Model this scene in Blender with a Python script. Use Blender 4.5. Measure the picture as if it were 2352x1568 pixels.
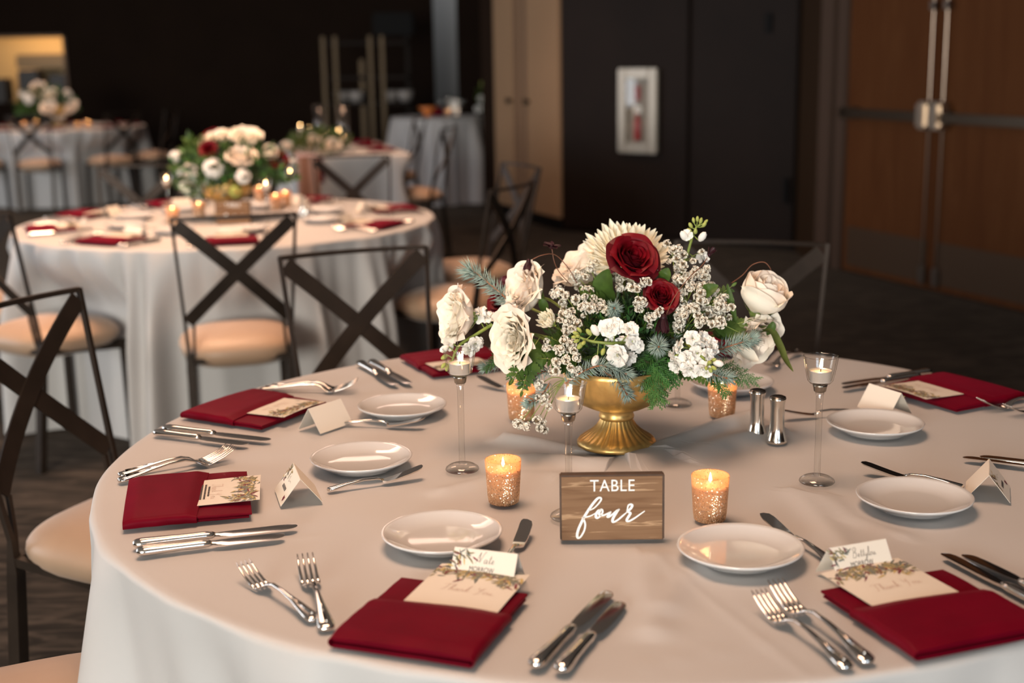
import bpy, bmesh, math, random
from math import sin, cos, pi, radians, sqrt, atan2, exp
from mathutils import Vector, Matrix, Euler, noise

for o in list(bpy.data.objects):
    bpy.data.objects.remove(o)
SC = bpy.context.scene
COL = SC.collection

# ------------------------------------------------------------------ camera
W, H = 2352, 1568
F_PX, PITCH, ROLL = 3030.2, 0.2144, -0.0164
CAM_Z = 1.4134
TOP = 0.76                                  # height of the clothed table tops
_c, _s = cos(PITCH), sin(PITCH)
FWD = Vector((0, _c, -_s)); R0 = Vector((1, 0, 0)); D0 = Vector((0, -_s, -_c))
CR = R0 * cos(ROLL) - D0 * sin(ROLL); CD = R0 * sin(ROLL) + D0 * cos(ROLL)
CAM = Vector((0, 0, CAM_Z))
cd = bpy.data.cameras.new('camera'); cam = bpy.data.objects.new('camera', cd); COL.objects.link(cam)
cd.sensor_width = 36; cd.lens = F_PX / W * 36; cd.clip_start = 0.05; cd.clip_end = 60
cam.matrix_world = Matrix(((CR.x, -CD.x, -FWD.x, 0), (CR.y, -CD.y, -FWD.y, 0), (CR.z, -CD.z, -FWD.z, CAM_Z), (0, 0, 0, 1)))
cd.dof.use_dof = True; cd.dof.focus_distance = 2.02; cd.dof.aperture_fstop = 2.9
SC.camera = cam

def ray(px, py):
    return FWD + CR * ((px - W / 2) / F_PX) + CD * ((py - H / 2) / F_PX)
def at(px, py, z=TOP):
    """the point of the horizontal plane z that the photograph shows at pixel px, py"""
    r = ray(px, py)
    return CAM + r * ((z - CAM_Z) / r.z)
def atd(px, py, d):
    """the point seen at pixel px, py at depth d in front of the camera"""
    return CAM + ray(px, py) * d

# ------------------------------------------------------------------ light, exposure
SC.view_settings.view_transform = 'Standard'; SC.view_settings.look = 'None'
SC.view_settings.exposure = 0.0; SC.view_settings.gamma = 1; SC.view_settings.use_curve_mapping = False
SC.cycles.use_denoising = True
SC.cycles.max_bounces = 10; SC.cycles.transmission_bounces = 10; SC.cycles.transparent_max_bounces = 12
SC.cycles.caustics_refractive = False; SC.cycles.caustics_reflective = False
SC.cycles.sample_clamp_indirect = 6
wd = bpy.data.worlds.new('world'); SC.world = wd; wd.use_nodes = True
wd.node_tree.nodes['Background'].inputs[0].default_value = (0.55, 0.62, 0.8, 1)
wd.node_tree.nodes['Background'].inputs[1].default_value = 0.03

def area(name, loc, target, sx, sy, power, color, spread=180):
    l = bpy.data.lights.new(name, 'AREA'); l.shape = 'RECTANGLE'; l.size = sx; l.size_y = sy
    l.energy = power; l.color = color; l.spread = radians(spread)
    o = bpy.data.objects.new(name, l); COL.objects.link(o)
    o.location = loc
    o.rotation_euler = (Vector(target) - Vector(loc)).to_track_quat('-Z', 'Y').to_euler()
    return o
def spot(name, loc, target, power, color, angle=70, blend=0.8, r=0.08):
    l = bpy.data.lights.new(name, 'SPOT'); l.energy = power; l.color = color
    l.spot_size = radians(angle); l.spot_blend = blend; l.shadow_soft_size = r
    o = bpy.data.objects.new(name, l); COL.objects.link(o); o.location = loc
    o.rotation_euler = (Vector(target) - Vector(loc)).to_track_quat('-Z', 'Y').to_euler()
    return o
# daylight: two windows in the wall behind the photographer and two in the left wall, beyond the frame
WINDOWS = [((-3.2, -6.9, 1.75), (0, 1, 0), 3.6, 2.3, 980, (1.0, 0.96, 0.87)), ((2.6, -6.9, 1.75), (0, 1, 0), 3.0, 2.3, 190, (0.66, 0.82, 1.0)),
           ((-8.85, 4.4, 1.75), (1, 0, 0), 3.4, 2.3, 230, (0.88, 0.93, 1.0)), ((-8.85, 9.2, 1.75), (1, 0, 0), 3.4, 2.3, 110, (0.90, 0.94, 1.0))]
for loc, n, sx_, sy_, e, c in WINDOWS:
    area('window_light', loc, Vector(loc) + Vector(n), sx_, sy_, e, c)
# warm ceiling fittings over the tables
CEIL = 3.4
LAMPS = [((-0.30, 1.85, CEIL - 0.05), 23), ((-1.5, 5.1, CEIL - 0.05), 64), ((-4.6, 12.9, CEIL - 0.05), 24), ((-0.9, 9.0, CEIL - 0.05), 30)]
LC = (1.0, 0.60, 0.38)
for i, (p, e) in enumerate(LAMPS):
    area('ceiling_lamp_light', p, (p[0], p[1], 0), 1.1, 1.1, e, LC, 110)

# ------------------------------------------------------------------ helpers
RND = random.Random(7)
class MB:
    def __init__(s): s.v = []; s.f = []; s.m = []
    def add(s, vs, fs, M=None, mi=0):
        b = len(s.v)
        s.v.extend([tuple(M @ Vector(p)) for p in vs] if M is not None else [tuple(p) for p in vs])
        s.f.extend([tuple(i + b for i in f) for f in fs]); s.m.extend([mi] * len(fs))
        return s
    def merge(s, o, M=None, mi=None):
        b = len(s.v)
        s.v.extend([tuple(M @ Vector(p)) for p in o.v] if M is not None else o.v)
        s.f.extend([tuple(i + b for i in f) for f in o.f]); s.m.extend(o.m if mi is None else [mi] * len(o.f))
        return s
    def grid(s, fn, nu, nv, cu=False, M=None, mi=0, flip=False):
        vs = [fn(i / nu, j / nv) for j in range(nv + 1) for i in range(nu if cu else nu + 1)]
        n = nu if cu else nu + 1; fs = []
        for j in range(nv):
            for i in range(nu):
                a = j * n + i; b = j * n + (i + 1) % n; q = (a, b, b + n, a + n)
                fs.append(q[::-1] if flip else q)
        return s.add(vs, fs, M, mi)
    def lathe(s, prof, n=32, M=None, mi=0, rf=None, capb=False, capt=False):
        vs = []
        for k, (r, z) in enumerate(prof):
            for i in range(n):
                t = 2 * pi * i / n; rr = r * (rf(t, k) if rf else 1)
                vs.append((rr * cos(t), rr * sin(t), z))
        fs = [(k * n + i, k * n + (i + 1) % n, (k + 1) * n + (i + 1) % n, (k + 1) * n + i) for k in range(len(prof) - 1) for i in range(n)]
        if capb: fs.append(tuple(range(n))[::-1])
        if capt: fs.append(tuple((len(prof) - 1) * n + i for i in range(n)))
        return s.add(vs, fs, M, mi)
    def tube(s, pts, r, n=6, M=None, mi=0, sq=1.0, cap=True, ph=0.0):
        pts = [Vector(p) for p in pts]; m = len(pts)
        if not isinstance(r, (list, tuple)): r = [r] * m
        vs = []; up = None
        for k in range(m):
            d = (pts[min(k + 1, m - 1)] - pts[max(k - 1, 0)])
            d = d.normalized() if d.length > 1e-9 else Vector((0, 0, 1))
            if up is None:
                up = Vector((0, 0, 1)) if abs(d.z) < 0.9 else Vector((1, 0, 0))
            x = d.cross(up); x = x.normalized() if x.length > 1e-6 else d.orthogonal().normalized()
            y = x.cross(d).normalized(); up = y
            for i in range(n):
                t = 2 * pi * i / n + ph
                vs.append(pts[k] + x * (r[k] * cos(t)) + y * (r[k] * sq * sin(t)))
        fs = [(k * n + i, (k + 1) * n + i, (k + 1) * n + (i + 1) % n, k * n + (i + 1) % n)[::-1] for k in range(m - 1) for i in range(n)]
        if cap: fs += [tuple(range(n)), tuple((m - 1) * n + i for i in range(n))[::-1]]
        return s.add(vs, fs, M, mi)
    def loft(s, secs, M=None, mi=0, cap=True):
        n = len(secs[0]); vs = [p for q in secs for p in q]
        fs = [(k * n + i, k * n + (i + 1) % n, (k + 1) * n + (i + 1) % n, (k + 1) * n + i) for k in range(len(secs) - 1) for i in range(n)]
        if cap: fs += [tuple(range(n))[::-1], tuple((len(secs) - 1) * n + i for i in range(n))]
        return s.add(vs, fs, M, mi)
    def box(s, x0, x1, y0, y1, z0, z1, M=None, mi=0, bev=0):
        if bev:
            bm = bmesh.new(); bmesh.ops.create_cube(bm, size=1)
            for v in bm.verts: v.co = Vector(((x0 + x1) / 2 + v.co.x * (x1 - x0), (y0 + y1) / 2 + v.co.y * (y1 - y0), (z0 + z1) / 2 + v.co.z * (z1 - z0)))
            bmesh.ops.bevel(bm, geom=bm.edges[:], offset=bev, segments=2, affect='EDGES')
            bm.verts.index_update(); vs = [v.co.copy() for v in bm.verts]; fs = [tuple(v.index for v in f.verts) for f in bm.faces]; bm.free()
            return s.add(vs, fs, M, mi)
        vs = [(x, y, z) for z in (z0, z1) for y in (y0, y1) for x in (x0, x1)]
        return s.add(vs, [(0, 2, 3, 1), (4, 5, 7, 6), (0, 1, 5, 4), (2, 6, 7, 3), (0, 4, 6, 2), (1, 3, 7, 5)], M, mi)
    def mesh(s, name, mats, sharp=None, flat=False):
        me = bpy.data.meshes.new(name); me.from_pydata(s.v, [], s.f); me.update()
        if not isinstance(mats, (list, tuple)): mats = [mats]
        for m in mats: me.materials.append(m)
        if any(s.m): me.polygons.foreach_set('material_index', s.m)
        if not flat:
            me.polygons.foreach_set('use_smooth', [True] * len(me.polygons))
            if sharp: me.set_sharp_from_angle(angle=radians(sharp))
        return me

def tag(o, label=None, cat=None, group=None, kind=None):
    if label: o['label'] = label
    if cat: o['category'] = cat
    if group: o['group'] = group
    if kind: o['kind'] = kind
    return o
def ob(name, me, parent=None, loc=None, rot=None, label=None, kind=None):
    o = bpy.data.objects.new(name, me); COL.objects.link(o)
    if parent is not None: o.parent = parent
    if loc is not None: o.location = loc
    if rot is not None: o.rotation_euler = rot
    if label: o['label'] = label
    if kind: o['kind'] = kind
    return o
def thing(name, label, cat, loc=(0, 0, 0), rz=0, group=None, M=None):
    o = bpy.data.objects.new(name, None); COL.objects.link(o); o.empty_display_size = 0.05
    if M is not None: o.matrix_world = M
    else:
        o.location = loc; o.rotation_euler = (0, 0, rz)
    return tag(o, label, cat, group)
def struct(name, me, label=None):
    return tag(ob(name, me), label, None, None, 'structure')
def kids(o, allo): return [c for c in allo if c.parent == o]
def dup(root, label, loc=None, rz=None, M=None, group=None):
    def rec(o, parent):
        c = o.copy(); COL.objects.link(c); c.parent = parent
        for ch in list(o.children): rec(ch, c)
        return c
    r = rec(root, None); r['label'] = label
    if group: r['group'] = group
    if M is not None: r.matrix_world = M
    else:
        r.location = loc
        if rz is not None: r.rotation_euler = (0, 0, rz)
    return r
def axisM(loc, z, x=None, scale=1.0):
    z = Vector(z).normalized()
    x = Vector(x) if x is not None else (Vector((1, 0, 0)) if abs(z.x) < 0.8 else Vector((0, 1, 0)))
    y = z.cross(x).normalized(); x = y.cross(z).normalized()
    loc = Vector(loc)
    return Matrix(((x.x * scale, y.x * scale, z.x * scale, loc.x), (x.y * scale, y.y * scale, z.y * scale, loc.y), (x.z * scale, y.z * scale, z.z * scale, loc.z), (0, 0, 0, 1)))
def crom(pts, k=6):
    pts = [Vector(p) for p in pts]; out = []
    P = [pts[0] * 2 - pts[1]] + pts + [pts[-1] * 2 - pts[-2]]
    for i in range(1, len(P) - 2):
        a, b, c, d = P[i - 1], P[i], P[i + 1], P[i + 2]
        for j in range(k):
            t = j / k
            out.append(0.5 * ((2 * b) + (c - a) * t + (2 * a - 5 * b + 4 * c - d) * t * t + (3 * b - a - 3 * c + d) * t ** 3))
    out.append(pts[-1]); return out
def sst(a, b, x):
    t = min(1, max(0, (x - a) / (b - a))); return t * t * (3 - 2 * t)

# ------------------------------------------------------------------ materials
def srgb(r, g, b):
    f = lambda c: (c / 255 / 12.92) if c / 255 <= 0.04045 else ((c / 255 + 0.055) / 1.055) ** 2.4
    return (f(r), f(g), f(b), 1)
def mat(name, col, rough=0.5, metal=0.0, var=0.0, vscale=30, bump=0.0, bscale=200, sheen=0, trans=0, sss=0, coat=0, spec=0.5, aniso=None):
    m = bpy.data.materials.new(name); m.use_nodes = True
    nt = m.node_tree; p = nt.nodes['Principled BSDF']
    if len(col) == 3: col = (*col, 1)
    p.inputs['Base Color'].default_value = col
    p.inputs['Roughness'].default_value = rough; p.inputs['Metallic'].default_value = metal
    p.inputs['Specular IOR Level'].default_value = spec
    if sheen:
        p.inputs['Sheen Weight'].default_value = sheen; p.inputs['Sheen Roughness'].default_value = 0.4
    if trans: p.inputs['Transmission Weight'].default_value = trans
    if coat: p.inputs['Coat Weight'].default_value = coat
    if sss:
        p.inputs['Subsurface Weight'].default_value = sss; p.inputs['Subsurface Scale'].default_value = 0.006
    if var or bump:
        tc = nt.nodes.new('ShaderNodeTexCoord')
    if var:
        n = nt.nodes.new('ShaderNodeTexNoise'); n.inputs['Scale'].default_value = vscale; n.inputs['Detail'].default_value = 4
        nt.links.new(tc.outputs['Object'], n.inputs['Vector'])
        r = nt.nodes.new('ShaderNodeValToRGB')
        lo = [max(0, c * (1 - var)) for c in col[:3]]; hi = [min(1, c * (1 + var)) for c in col[:3]]
        r.color_ramp.elements[0].position = 0.3; r.color_ramp.elements[1].position = 0.7
        r.color_ramp.elements[0].color = (*lo, 1); r.color_ramp.elements[1].color = (*hi, 1)
        nt.links.new(n.outputs['Fac'], r.inputs['Fac']); nt.links.new(r.outputs['Color'], p.inputs['Base Color'])
    if bump:
        n = nt.nodes.new('ShaderNodeTexNoise'); n.inputs['Scale'].default_value = bscale; n.inputs['Detail'].default_value = 3
        nt.links.new(tc.outputs['Object'], n.inputs['Vector'])
        b = nt.nodes.new('ShaderNodeBump'); b.inputs['Strength'].default_value = bump; b.inputs['Distance'].default_value = 0.002
        nt.links.new(n.outputs['Fac'], b.inputs['Height']); nt.links.new(b.outputs['Normal'], p.inputs['Normal'])
    return m
def thin(name, col, back=0.35, rough=0.5, var=0.15, vscale=60):
    """petals and leaves: diffuse plus light that comes through"""
    m = mat(name, col, rough, var=var, vscale=vscale, spec=0.25); nt = m.node_tree
    p = nt.nodes['Principled BSDF']; o = nt.nodes['Material Output']
    t = nt.nodes.new('ShaderNodeBsdfTranslucent'); t.inputs[0].default_value = (*col[:3], 1)
    x = nt.nodes.new('ShaderNodeMixShader'); x.inputs[0].default_value = back
    nt.links.new(p.outputs[0], x.inputs[1]); nt.links.new(t.outputs[0], x.inputs[2]); nt.links.new(x.outputs[0], o.inputs['Surface'])
    return m
def emit(name, col, strength):
    m = bpy.data.materials.new(name); m.use_nodes = True; nt = m.node_tree; nt.nodes.remove(nt.nodes['Principled BSDF'])
    e = nt.nodes.new('ShaderNodeEmission'); e.inputs[0].default_value = (*col[:3], 1); e.inputs[1].default_value = strength
    nt.links.new(e.outputs[0], nt.nodes['Material Output'].inputs['Surface']); return m

CLOTH = mat('white_cloth', (0.47, 0.455, 0.445), 0.6, sheen=0.08, var=0.02, vscale=3, bump=0.05, bscale=900)
NAPK = mat('burgundy_satin', (0.105, 0.001, 0.0075), 0.48, sheen=0.14, var=0.12, vscale=18, bump=0.04, bscale=1500, spec=0.05)
NAPK.node_tree.nodes['Principled BSDF'].inputs['Sheen Tint'].default_value = (1, 0.06, 0.14, 1)
PORC = mat('white_porcelain', (0.57, 0.565, 0.56), 0.08, coat=0.5)
STEEL = mat('polished_steel', (0.74, 0.70, 0.66), 0.10, 1.0)
SILVER = mat('brushed_silver', (0.72, 0.68, 0.62), 0.16, 1.0)
DARKSTEEL = mat('dark_steel', (0.25, 0.21, 0.18), 0.25, 1.0)
GOLD = mat('gold_paint', (0.62, 0.40, 0.14), 0.36, 0.85, var=0.22, vscale=26, bump=0.15, bscale=120)
def clear_glass(name, edge=0.24, mid=0.97, gl=.055, p0=.55):
    m = bpy.data.materials.new(name); m.use_nodes = True; nt = m.node_tree; nt.nodes.remove(nt.nodes['Principled BSDF']); L = nt.links.new
    lw = nt.nodes.new('ShaderNodeLayerWeight'); lw.inputs['Blend'].default_value = 0.35
    r = nt.nodes.new('ShaderNodeValToRGB'); r.color_ramp.elements[0].position = p0; r.color_ramp.elements[0].color = (mid, mid, mid * .99, 1); r.color_ramp.elements[1].position = 1.0; r.color_ramp.elements[1].color = (edge, edge * .97, edge * .93, 1)
    L(lw.outputs['Facing'], r.inputs['Fac'])
    t = nt.nodes.new('ShaderNodeBsdfTransparent'); L(r.outputs[0], t.inputs[0])
    g = nt.nodes.new('ShaderNodeBsdfGlossy'); g.inputs['Roughness'].default_value = 0.02
    f = nt.nodes.new('ShaderNodeValToRGB'); f.color_ramp.elements[0].position = 0.4; f.color_ramp.elements[0].color = (gl, gl, gl, 1); f.color_ramp.elements[1].position = 1.0; f.color_ramp.elements[1].color = (.5, .5, .5, 1); L(lw.outputs['Facing'], f.inputs['Fac'])
    x = nt.nodes.new('ShaderNodeMixShader'); L(f.outputs[0], x.inputs[0]); L(t.outputs[0], x.inputs[1]); L(g.outputs[0], x.inputs[2])
    L(x.outputs[0], nt.nodes['Material Output'].inputs['Surface']); return m
GLASS = clear_glass('clear_glass')
GLASS_STEM = clear_glass('clear_solid_glass', 0.16, 0.96, 0.10, 0.42)
PEWTER = mat('pewter_socket', (0.30, 0.27, 0.23), 0.3, 1.0)
ALU = mat('tealight_cup', (0.80, 0.79, 0.78), 0.32, 0.7)
WAX = mat('candle_wax', (0.90, 0.80, 0.70), 0.4, sss=0.3)
WAXW = mat('amber_wax', (0.85, 0.50, 0.24), 0.4, sss=0.3)
WICK = mat('candle_wick', (0.02, 0.015, 0.01), 0.9)
FLAME = emit('candle_flame', (1.0, 0.60, 0.24), 60)
PAPER = mat('card_paper', (0.66, 0.60, 0.515), 0.75)
INK = mat('card_ink', (0.07, 0.055, 0.05), 0.8)
INKROSE = mat('rose_ink', (0.42, 0.24, 0.18), 0.8)
P_OLIVE = mat('print_olive', (0.22, 0.19, 0.10), 0.8); P_GREY = mat('print_grey_green', (0.14, 0.15, 0.13), 0.8)
P_YELL = mat('print_ochre', (0.48, 0.36, 0.14), 0.8); P_WINE = mat('print_wine', (0.16, 0.02, 0.035), 0.8)
WHITEPAINT = mat('white_paint', (0.85, 0.83, 0.80), 0.6)
CHAIR = mat('dark_bronze_metal', (0.026, 0.018, 0.013), 0.46, 0.3, var=0.2, vscale=12, spec=0.25)
SEAT = mat('tan_stretch_fabric', (0.37, 0.245, 0.16), 0.5, sheen=0.25, var=0.06, vscale=6)
BARK = mat('reddish_twig', (0.30, 0.11, 0.045), 0.7, var=0.3, vscale=80)
STEM = mat('green_stem', (0.20, 0.26, 0.05), 0.5, var=0.15)
SEPAL = thin('rose_sepal', (0.22, 0.30, 0.08), 0.2)
WROSE = thin('cream_petal', (0.90, 0.84, 0.72), 0.16, var=0.04, vscale=30)
WROSE2 = thin('blush_petal', (0.89, 0.79, 0.68), 0.16, var=0.05, vscale=30)
RROSE = thin('red_petal', (0.20, 0.001, 0.006), 0.14, 0.55, var=0.25, vscale=40)
def two_sided(m, front, back):
    nt = m.node_tree; L = nt.links.new; g = nt.nodes.new('ShaderNodeNewGeometry'); x = nt.nodes.new('ShaderNodeMix'); x.data_type = 'RGBA'
    L(g.outputs['Backfacing'], x.inputs[0]); x.inputs[6].default_value = (*front, 1); x.inputs[7].default_value = (*back, 1)
    p = nt.nodes['Principled BSDF']; L(x.outputs[2], p.inputs['Base Color']); return m
two_sided(RROSE, (0.055, 0.0015, 0.005), (0.155, 0.001, 0.006))      # the outer face of a red petal is darker than its inner face
RROSED = two_sided(thin('dark_red_petal', (0.075, 0.004, 0.010), 0.15, 0.5, var=0.35, vscale=40), (0.035, 0.003, 0.006), (0.085, 0.002, 0.006))
MUM = thin('ivory_petal', (0.92, 0.88, 0.73), 0.16, var=0.05)
STOCKW = thin('white_floret', (0.86, 0.845, 0.80), 0.18, var=0.03)
BUDG = thin('pale_green_bud', (0.45, 0.50, 0.14), 0.3)
STAT = thin('chalky_white_floret', (0.84, 0.80, 0.70), 0.2, 0.7, var=0.15, vscale=300)
STATD = mat('brown_calyx', (0.12, 0.08, 0.04), 0.8)
SPRUCE = mat('blue_green_needle', (0.25, 0.325, 0.28), 0.5, var=0.3, vscale=60)
CEDAR = mat('bright_cedar', (0.055, 0.16, 0.035), 0.5, var=0.4, vscale=50)
FERN = thin('fern_green', (0.060, 0.115, 0.022), 0.2, var=0.3)
LEAF = thin('leaf_green', (0.062, 0.115, 0.022), 0.25, var=0.3)
OLIVE = thin('olive_leaf', (0.105, 0.125, 0.03), 0.2, var=0.3)
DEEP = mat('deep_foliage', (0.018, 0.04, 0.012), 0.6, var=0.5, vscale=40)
DARKF = thin('chocolate_petal', (0.028, 0.006, 0.010), 0.1, var=0.3)
VINE = mat('red_tendril', (0.16, 0.06, 0.03), 0.6)
# votive glass: amber, lit from within, silver-gold glitter thickening towards the foot
def votive_mat():
    m = mat('glitter_votive_glass', (0.80, 0.46, 0.24), 0.3); nt = m.node_tree; p = nt.nodes['Principled BSDF']; L = nt.links.new
    tc = nt.nodes.new('ShaderNodeTexCoord'); vo = nt.nodes.new('ShaderNodeTexVoronoi'); vo.inputs['Scale'].default_value = 900
    L(tc.outputs['Object'], vo.inputs['Vector'])
    sx = nt.nodes.new('ShaderNodeSeparateXYZ'); L(tc.outputs['Object'], sx.inputs[0])
    mr = nt.nodes.new('ShaderNodeMapRange'); mr.inputs['From Min'].default_value = 0.058; mr.inputs['From Max'].default_value = 0.0
    mr.inputs['To Min'].default_value = 0.10; mr.inputs['To Max'].default_value = 0.62; L(sx.outputs['Z'], mr.inputs['Value'])
    sc = nt.nodes.new('ShaderNodeSeparateColor'); L(vo.outputs['Color'], sc.inputs[0])
    lt = nt.nodes.new('ShaderNodeMath'); lt.operation = 'LESS_THAN'; L(sc.outputs[0], lt.inputs[0]); L(mr.outputs[0], lt.inputs[1])
    # a glitter flake reflects in its own direction
    vm = nt.nodes.new('ShaderNodeVectorMath'); vm.operation = 'SUBTRACT'; vm.inputs[1].default_value = (0.5, 0.5, 0.5); L(vo.outputs['Color'], vm.inputs[0])
    sc2 = nt.nodes.new('ShaderNodeVectorMath'); sc2.operation = 'SCALE'; sc2.inputs['Scale'].default_value = 1.1; L(vm.outputs[0], sc2.inputs[0])
    ge = nt.nodes.new('ShaderNodeNewGeometry'); ad = nt.nodes.new('ShaderNodeVectorMath'); ad.operation = 'ADD'; L(sc2.outputs[0], ad.inputs[0]); L(ge.outputs['Normal'], ad.inputs[1])
    no = nt.nodes.new('ShaderNodeVectorMath'); no.operation = 'NORMALIZE'; L(ad.outputs[0], no.inputs[0])
    g = nt.nodes.new('ShaderNodeBsdfGlossy'); g.inputs['Color'].default_value = (1.0, 0.80, 0.58, 1); g.inputs['Roughness'].default_value = 0.25; L(no.outputs[0], g.inputs['Normal'])
    t = nt.nodes.new('ShaderNodeBsdfTranslucent'); t.inputs[0].default_value = (0.95, 0.62, 0.36, 1)
    a = nt.nodes.new('ShaderNodeMixShader'); a.inputs[0].default_value = 0.45; L(p.outputs[0], a.inputs[1]); L(t.outputs[0], a.inputs[2])
    b = nt.nodes.new('ShaderNodeMixShader'); L(lt.outputs[0], b.inputs[0]); L(a.outputs[0], b.inputs[1]); L(g.outputs[0], b.inputs[2])
    tr = nt.nodes.new('ShaderNodeBsdfTransparent'); tr.inputs[0].default_value = (1, .85, .68, 1)
    c = nt.nodes.new('ShaderNodeMixShader'); c.inputs[0].default_value = 0.32; L(b.outputs[0], c.inputs[1]); L(tr.outputs[0], c.inputs[2])
    L(c.outputs[0], nt.nodes['Material Output'].inputs['Surface']); return m
VOTIVE = votive_mat()
def wood_mat(name, c1, c2, c3, sc):
    m = mat(name, c1, 0.6, spec=0.06); nt = m.node_tree; p = nt.nodes['Principled BSDF']; L = nt.links.new
    tc = nt.nodes.new('ShaderNodeTexCoord'); mp = nt.nodes.new('ShaderNodeMapping'); mp.inputs['Scale'].default_value = sc; L(tc.outputs['Object'], mp.inputs[0])
    n = nt.nodes.new('ShaderNodeTexNoise'); n.inputs['Scale'].default_value = 1.0; n.inputs['Detail'].default_value = 6; n.inputs['Distortion'].default_value = 0.6; L(mp.outputs[0], n.inputs['Vector'])
    r = nt.nodes.new('ShaderNodeValToRGB'); e = r.color_ramp.elements
    e[0].position = 0.28; e[0].color = (*c2, 1); e[1].position = 0.80; e[1].color = (*c1, 1)
    for q, c in ((0.48, c1), (0.56, c1), (0.60, c3), (0.65, c1), (0.72, c2)): x = e.new(q); x.color = (*c, 1)
    L(n.outputs['Fac'], r.inputs['Fac']); L(r.outputs[0], p.inputs['Base Color'])
    b = nt.nodes.new('ShaderNodeBump'); b.inputs['Strength'].default_value = 0.25; b.inputs['Distance'].default_value = 0.001
    L(n.outputs['Fac'], b.inputs['Height']); L(b.outputs[0], p.inputs['Normal']); return m
SIGNW = wood_mat('stained_pine', (0.215, 0.124, 0.070), (0.145, 0.077, 0.041), (0.42, 0.27, 0.16), (7, 40, 110))
SIGNEDGE = mat('dark_stained_edge', (0.060, 0.030, 0.015), 0.6, var=0.3, vscale=60)
def carpet_mat():
    m = mat('patterned_carpet', (0.05, 0.04, 0.035), 0.95, spec=0.06, sheen=0.05); nt = m.node_tree; p = nt.nodes['Principled BSDF']; p.inputs['Sheen Tint'].default_value = (1, 0.72, 0.5, 1); L = nt.links.new
    tc = nt.nodes.new('ShaderNodeTexCoord'); mp = nt.nodes.new('ShaderNodeMapping'); mp.inputs['Scale'].default_value = (3.0, 14, 1); mp.inputs['Rotation'].default_value = (0, 0, 0.25); L(tc.outputs['Object'], mp.inputs[0])
    n = nt.nodes.new('ShaderNodeTexNoise'); n.inputs['Scale'].default_value = 1.6; n.inputs['Detail'].default_value = 5; n.inputs['Distortion'].default_value = 1.2; L(mp.outputs[0], n.inputs['Vector'])
    r = nt.nodes.new('ShaderNodeValToRGB'); e = r.color_ramp.elements
    e[0].position = 0.34; e[0].color = (0.009, 0.0085, 0.009, 1); e[1].position = 0.66; e[1].color = (0.056, 0.048, 0.042, 1)
    x = e.new(0.5); x.color = (0.021, 0.019, 0.0175, 1)
    L(n.outputs['Fac'], r.inputs['Fac']); L(r.outputs[0], p.inputs['Base Color']); return m
CARPET = carpet_mat()
WALLD = mat('dark_brown_wall', (0.014, 0.0075, 0.0045), 0.8, var=0.1, vscale=2, spec=0.08)
WALLB = mat('brown_panel', (0.0115, 0.0066, 0.0045), 0.55, var=0.15, vscale=2, spec=0.10)
WALLR = mat('dark_return_wall', (0.030, 0.016, 0.008), 0.6, spec=0.14)
WALLT = mat('tan_cupboard_paint', (0.30, 0.188, 0.11), 0.6, var=0.04, vscale=2, spec=0.15)
WALLTE = mat('tan_edge_strip', (0.17, 0.10, 0.06), 0.6)
DOORW = wood_mat('stained_door_wood', (0.085, 0.030, 0.010), (0.072, 0.024, 0.008), (0.098, 0.037, 0.013), (14, 14, 1.2))
DOORF = mat('door_frame_paint', (0.062, 0.038, 0.027), 0.5, spec=0.15)
CEILM = mat('ceiling_paint', (0.42, 0.38, 0.34), 0.8)
KICK = mat('kick_plate', (0.070, 0.042, 0.026), 0.5, 0.4, spec=0.15)
NICKEL = mat('satin_nickel', (0.24, 0.19, 0.155), 0.32, 1.0)
RED = mat('extinguisher_red', (0.30, 0.008, 0.008), 0.35)
BLACK = mat('black_plastic', (0.004, 0.0035, 0.0035), 0.6, spec=0.1)
CHROME = mat('rack_chrome', (0.055, 0.038, 0.022), 0.45, 0.8)
WARMWALL = mat('kitchen_wall', (0.62, 0.42, 0.20), 0.7)
GREYWALL = mat('grey_corridor_wall', (0.28, 0.29, 0.30), 0.7)
PEACH = mat('peach_satin', (0.45, 0.19, 0.11), 0.45, sheen=0.3)
LAMPM = emit('lamp_diffuser', (1.0, 0.70, 0.56), 3.0)
PANE = mat('window_glass', (0.95, 0.97, 1.0), 0.02, trans=1.0)

# ------------------------------------------------------------------ the room
def wall_seg(name, a, b, z0, z1, m, th=0.12, label=None, outward=None):
    """a wall from a to b (plan points), thickness away from the camera side"""
    a = Vector((a[0], a[1], 0)); b = Vector((b[0], b[1], 0)); d = (b - a); L_ = d.length; d.normalize(); n = Vector((-d.y, d.x, 0))
    mid = (a + b) / 2
    if n.dot(mid - CAM) < 0: n = -n
    M = Matrix(((d.x, n.x, 0, a.x), (d.y, n.y, 0, a.y), (0, 0, 1, 0), (0, 0, 0, 1)))
    mb = MB().box(0, L_, 0, th, z0, z1, M)
    return struct(name, mb.mesh(name, m, flat=True), label), M, L_
def fl(px, py): p = at(px, py, 0.0); return (p.x, p.y)
struct('floor', MB().box(-9, 6, -7.5, 21, -0.1, 0).mesh('floor', CARPET, flat=True))
struct('ceiling', MB().box(-9, 6, -7.5, 21, CEIL, CEIL + 0.1).mesh('ceiling', CEILM, flat=True))
for i, (p, e) in enumerate(LAMPS):
    t = thing('ceiling_lamp', ['flush square ceiling lamp above the nearest round table', 'flush square ceiling lamp above the second round table', 'flush square ceiling lamp above the farthest round table', 'flush square ceiling lamp above the rectangular table'][i], 'lamp', (p[0], p[1], CEIL))
    ob('lamp_frame', MB().box(-0.62, 0.62, -0.62, 0.62, -0.03, 0).mesh('lamp_frame', NICKEL, flat=True), t)
    ob('diffuser', MB().box(-0.56, 0.56, -0.56, 0.56, -0.038, -0.0305).mesh('diffuser', LAMPM, flat=True), t)

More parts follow.
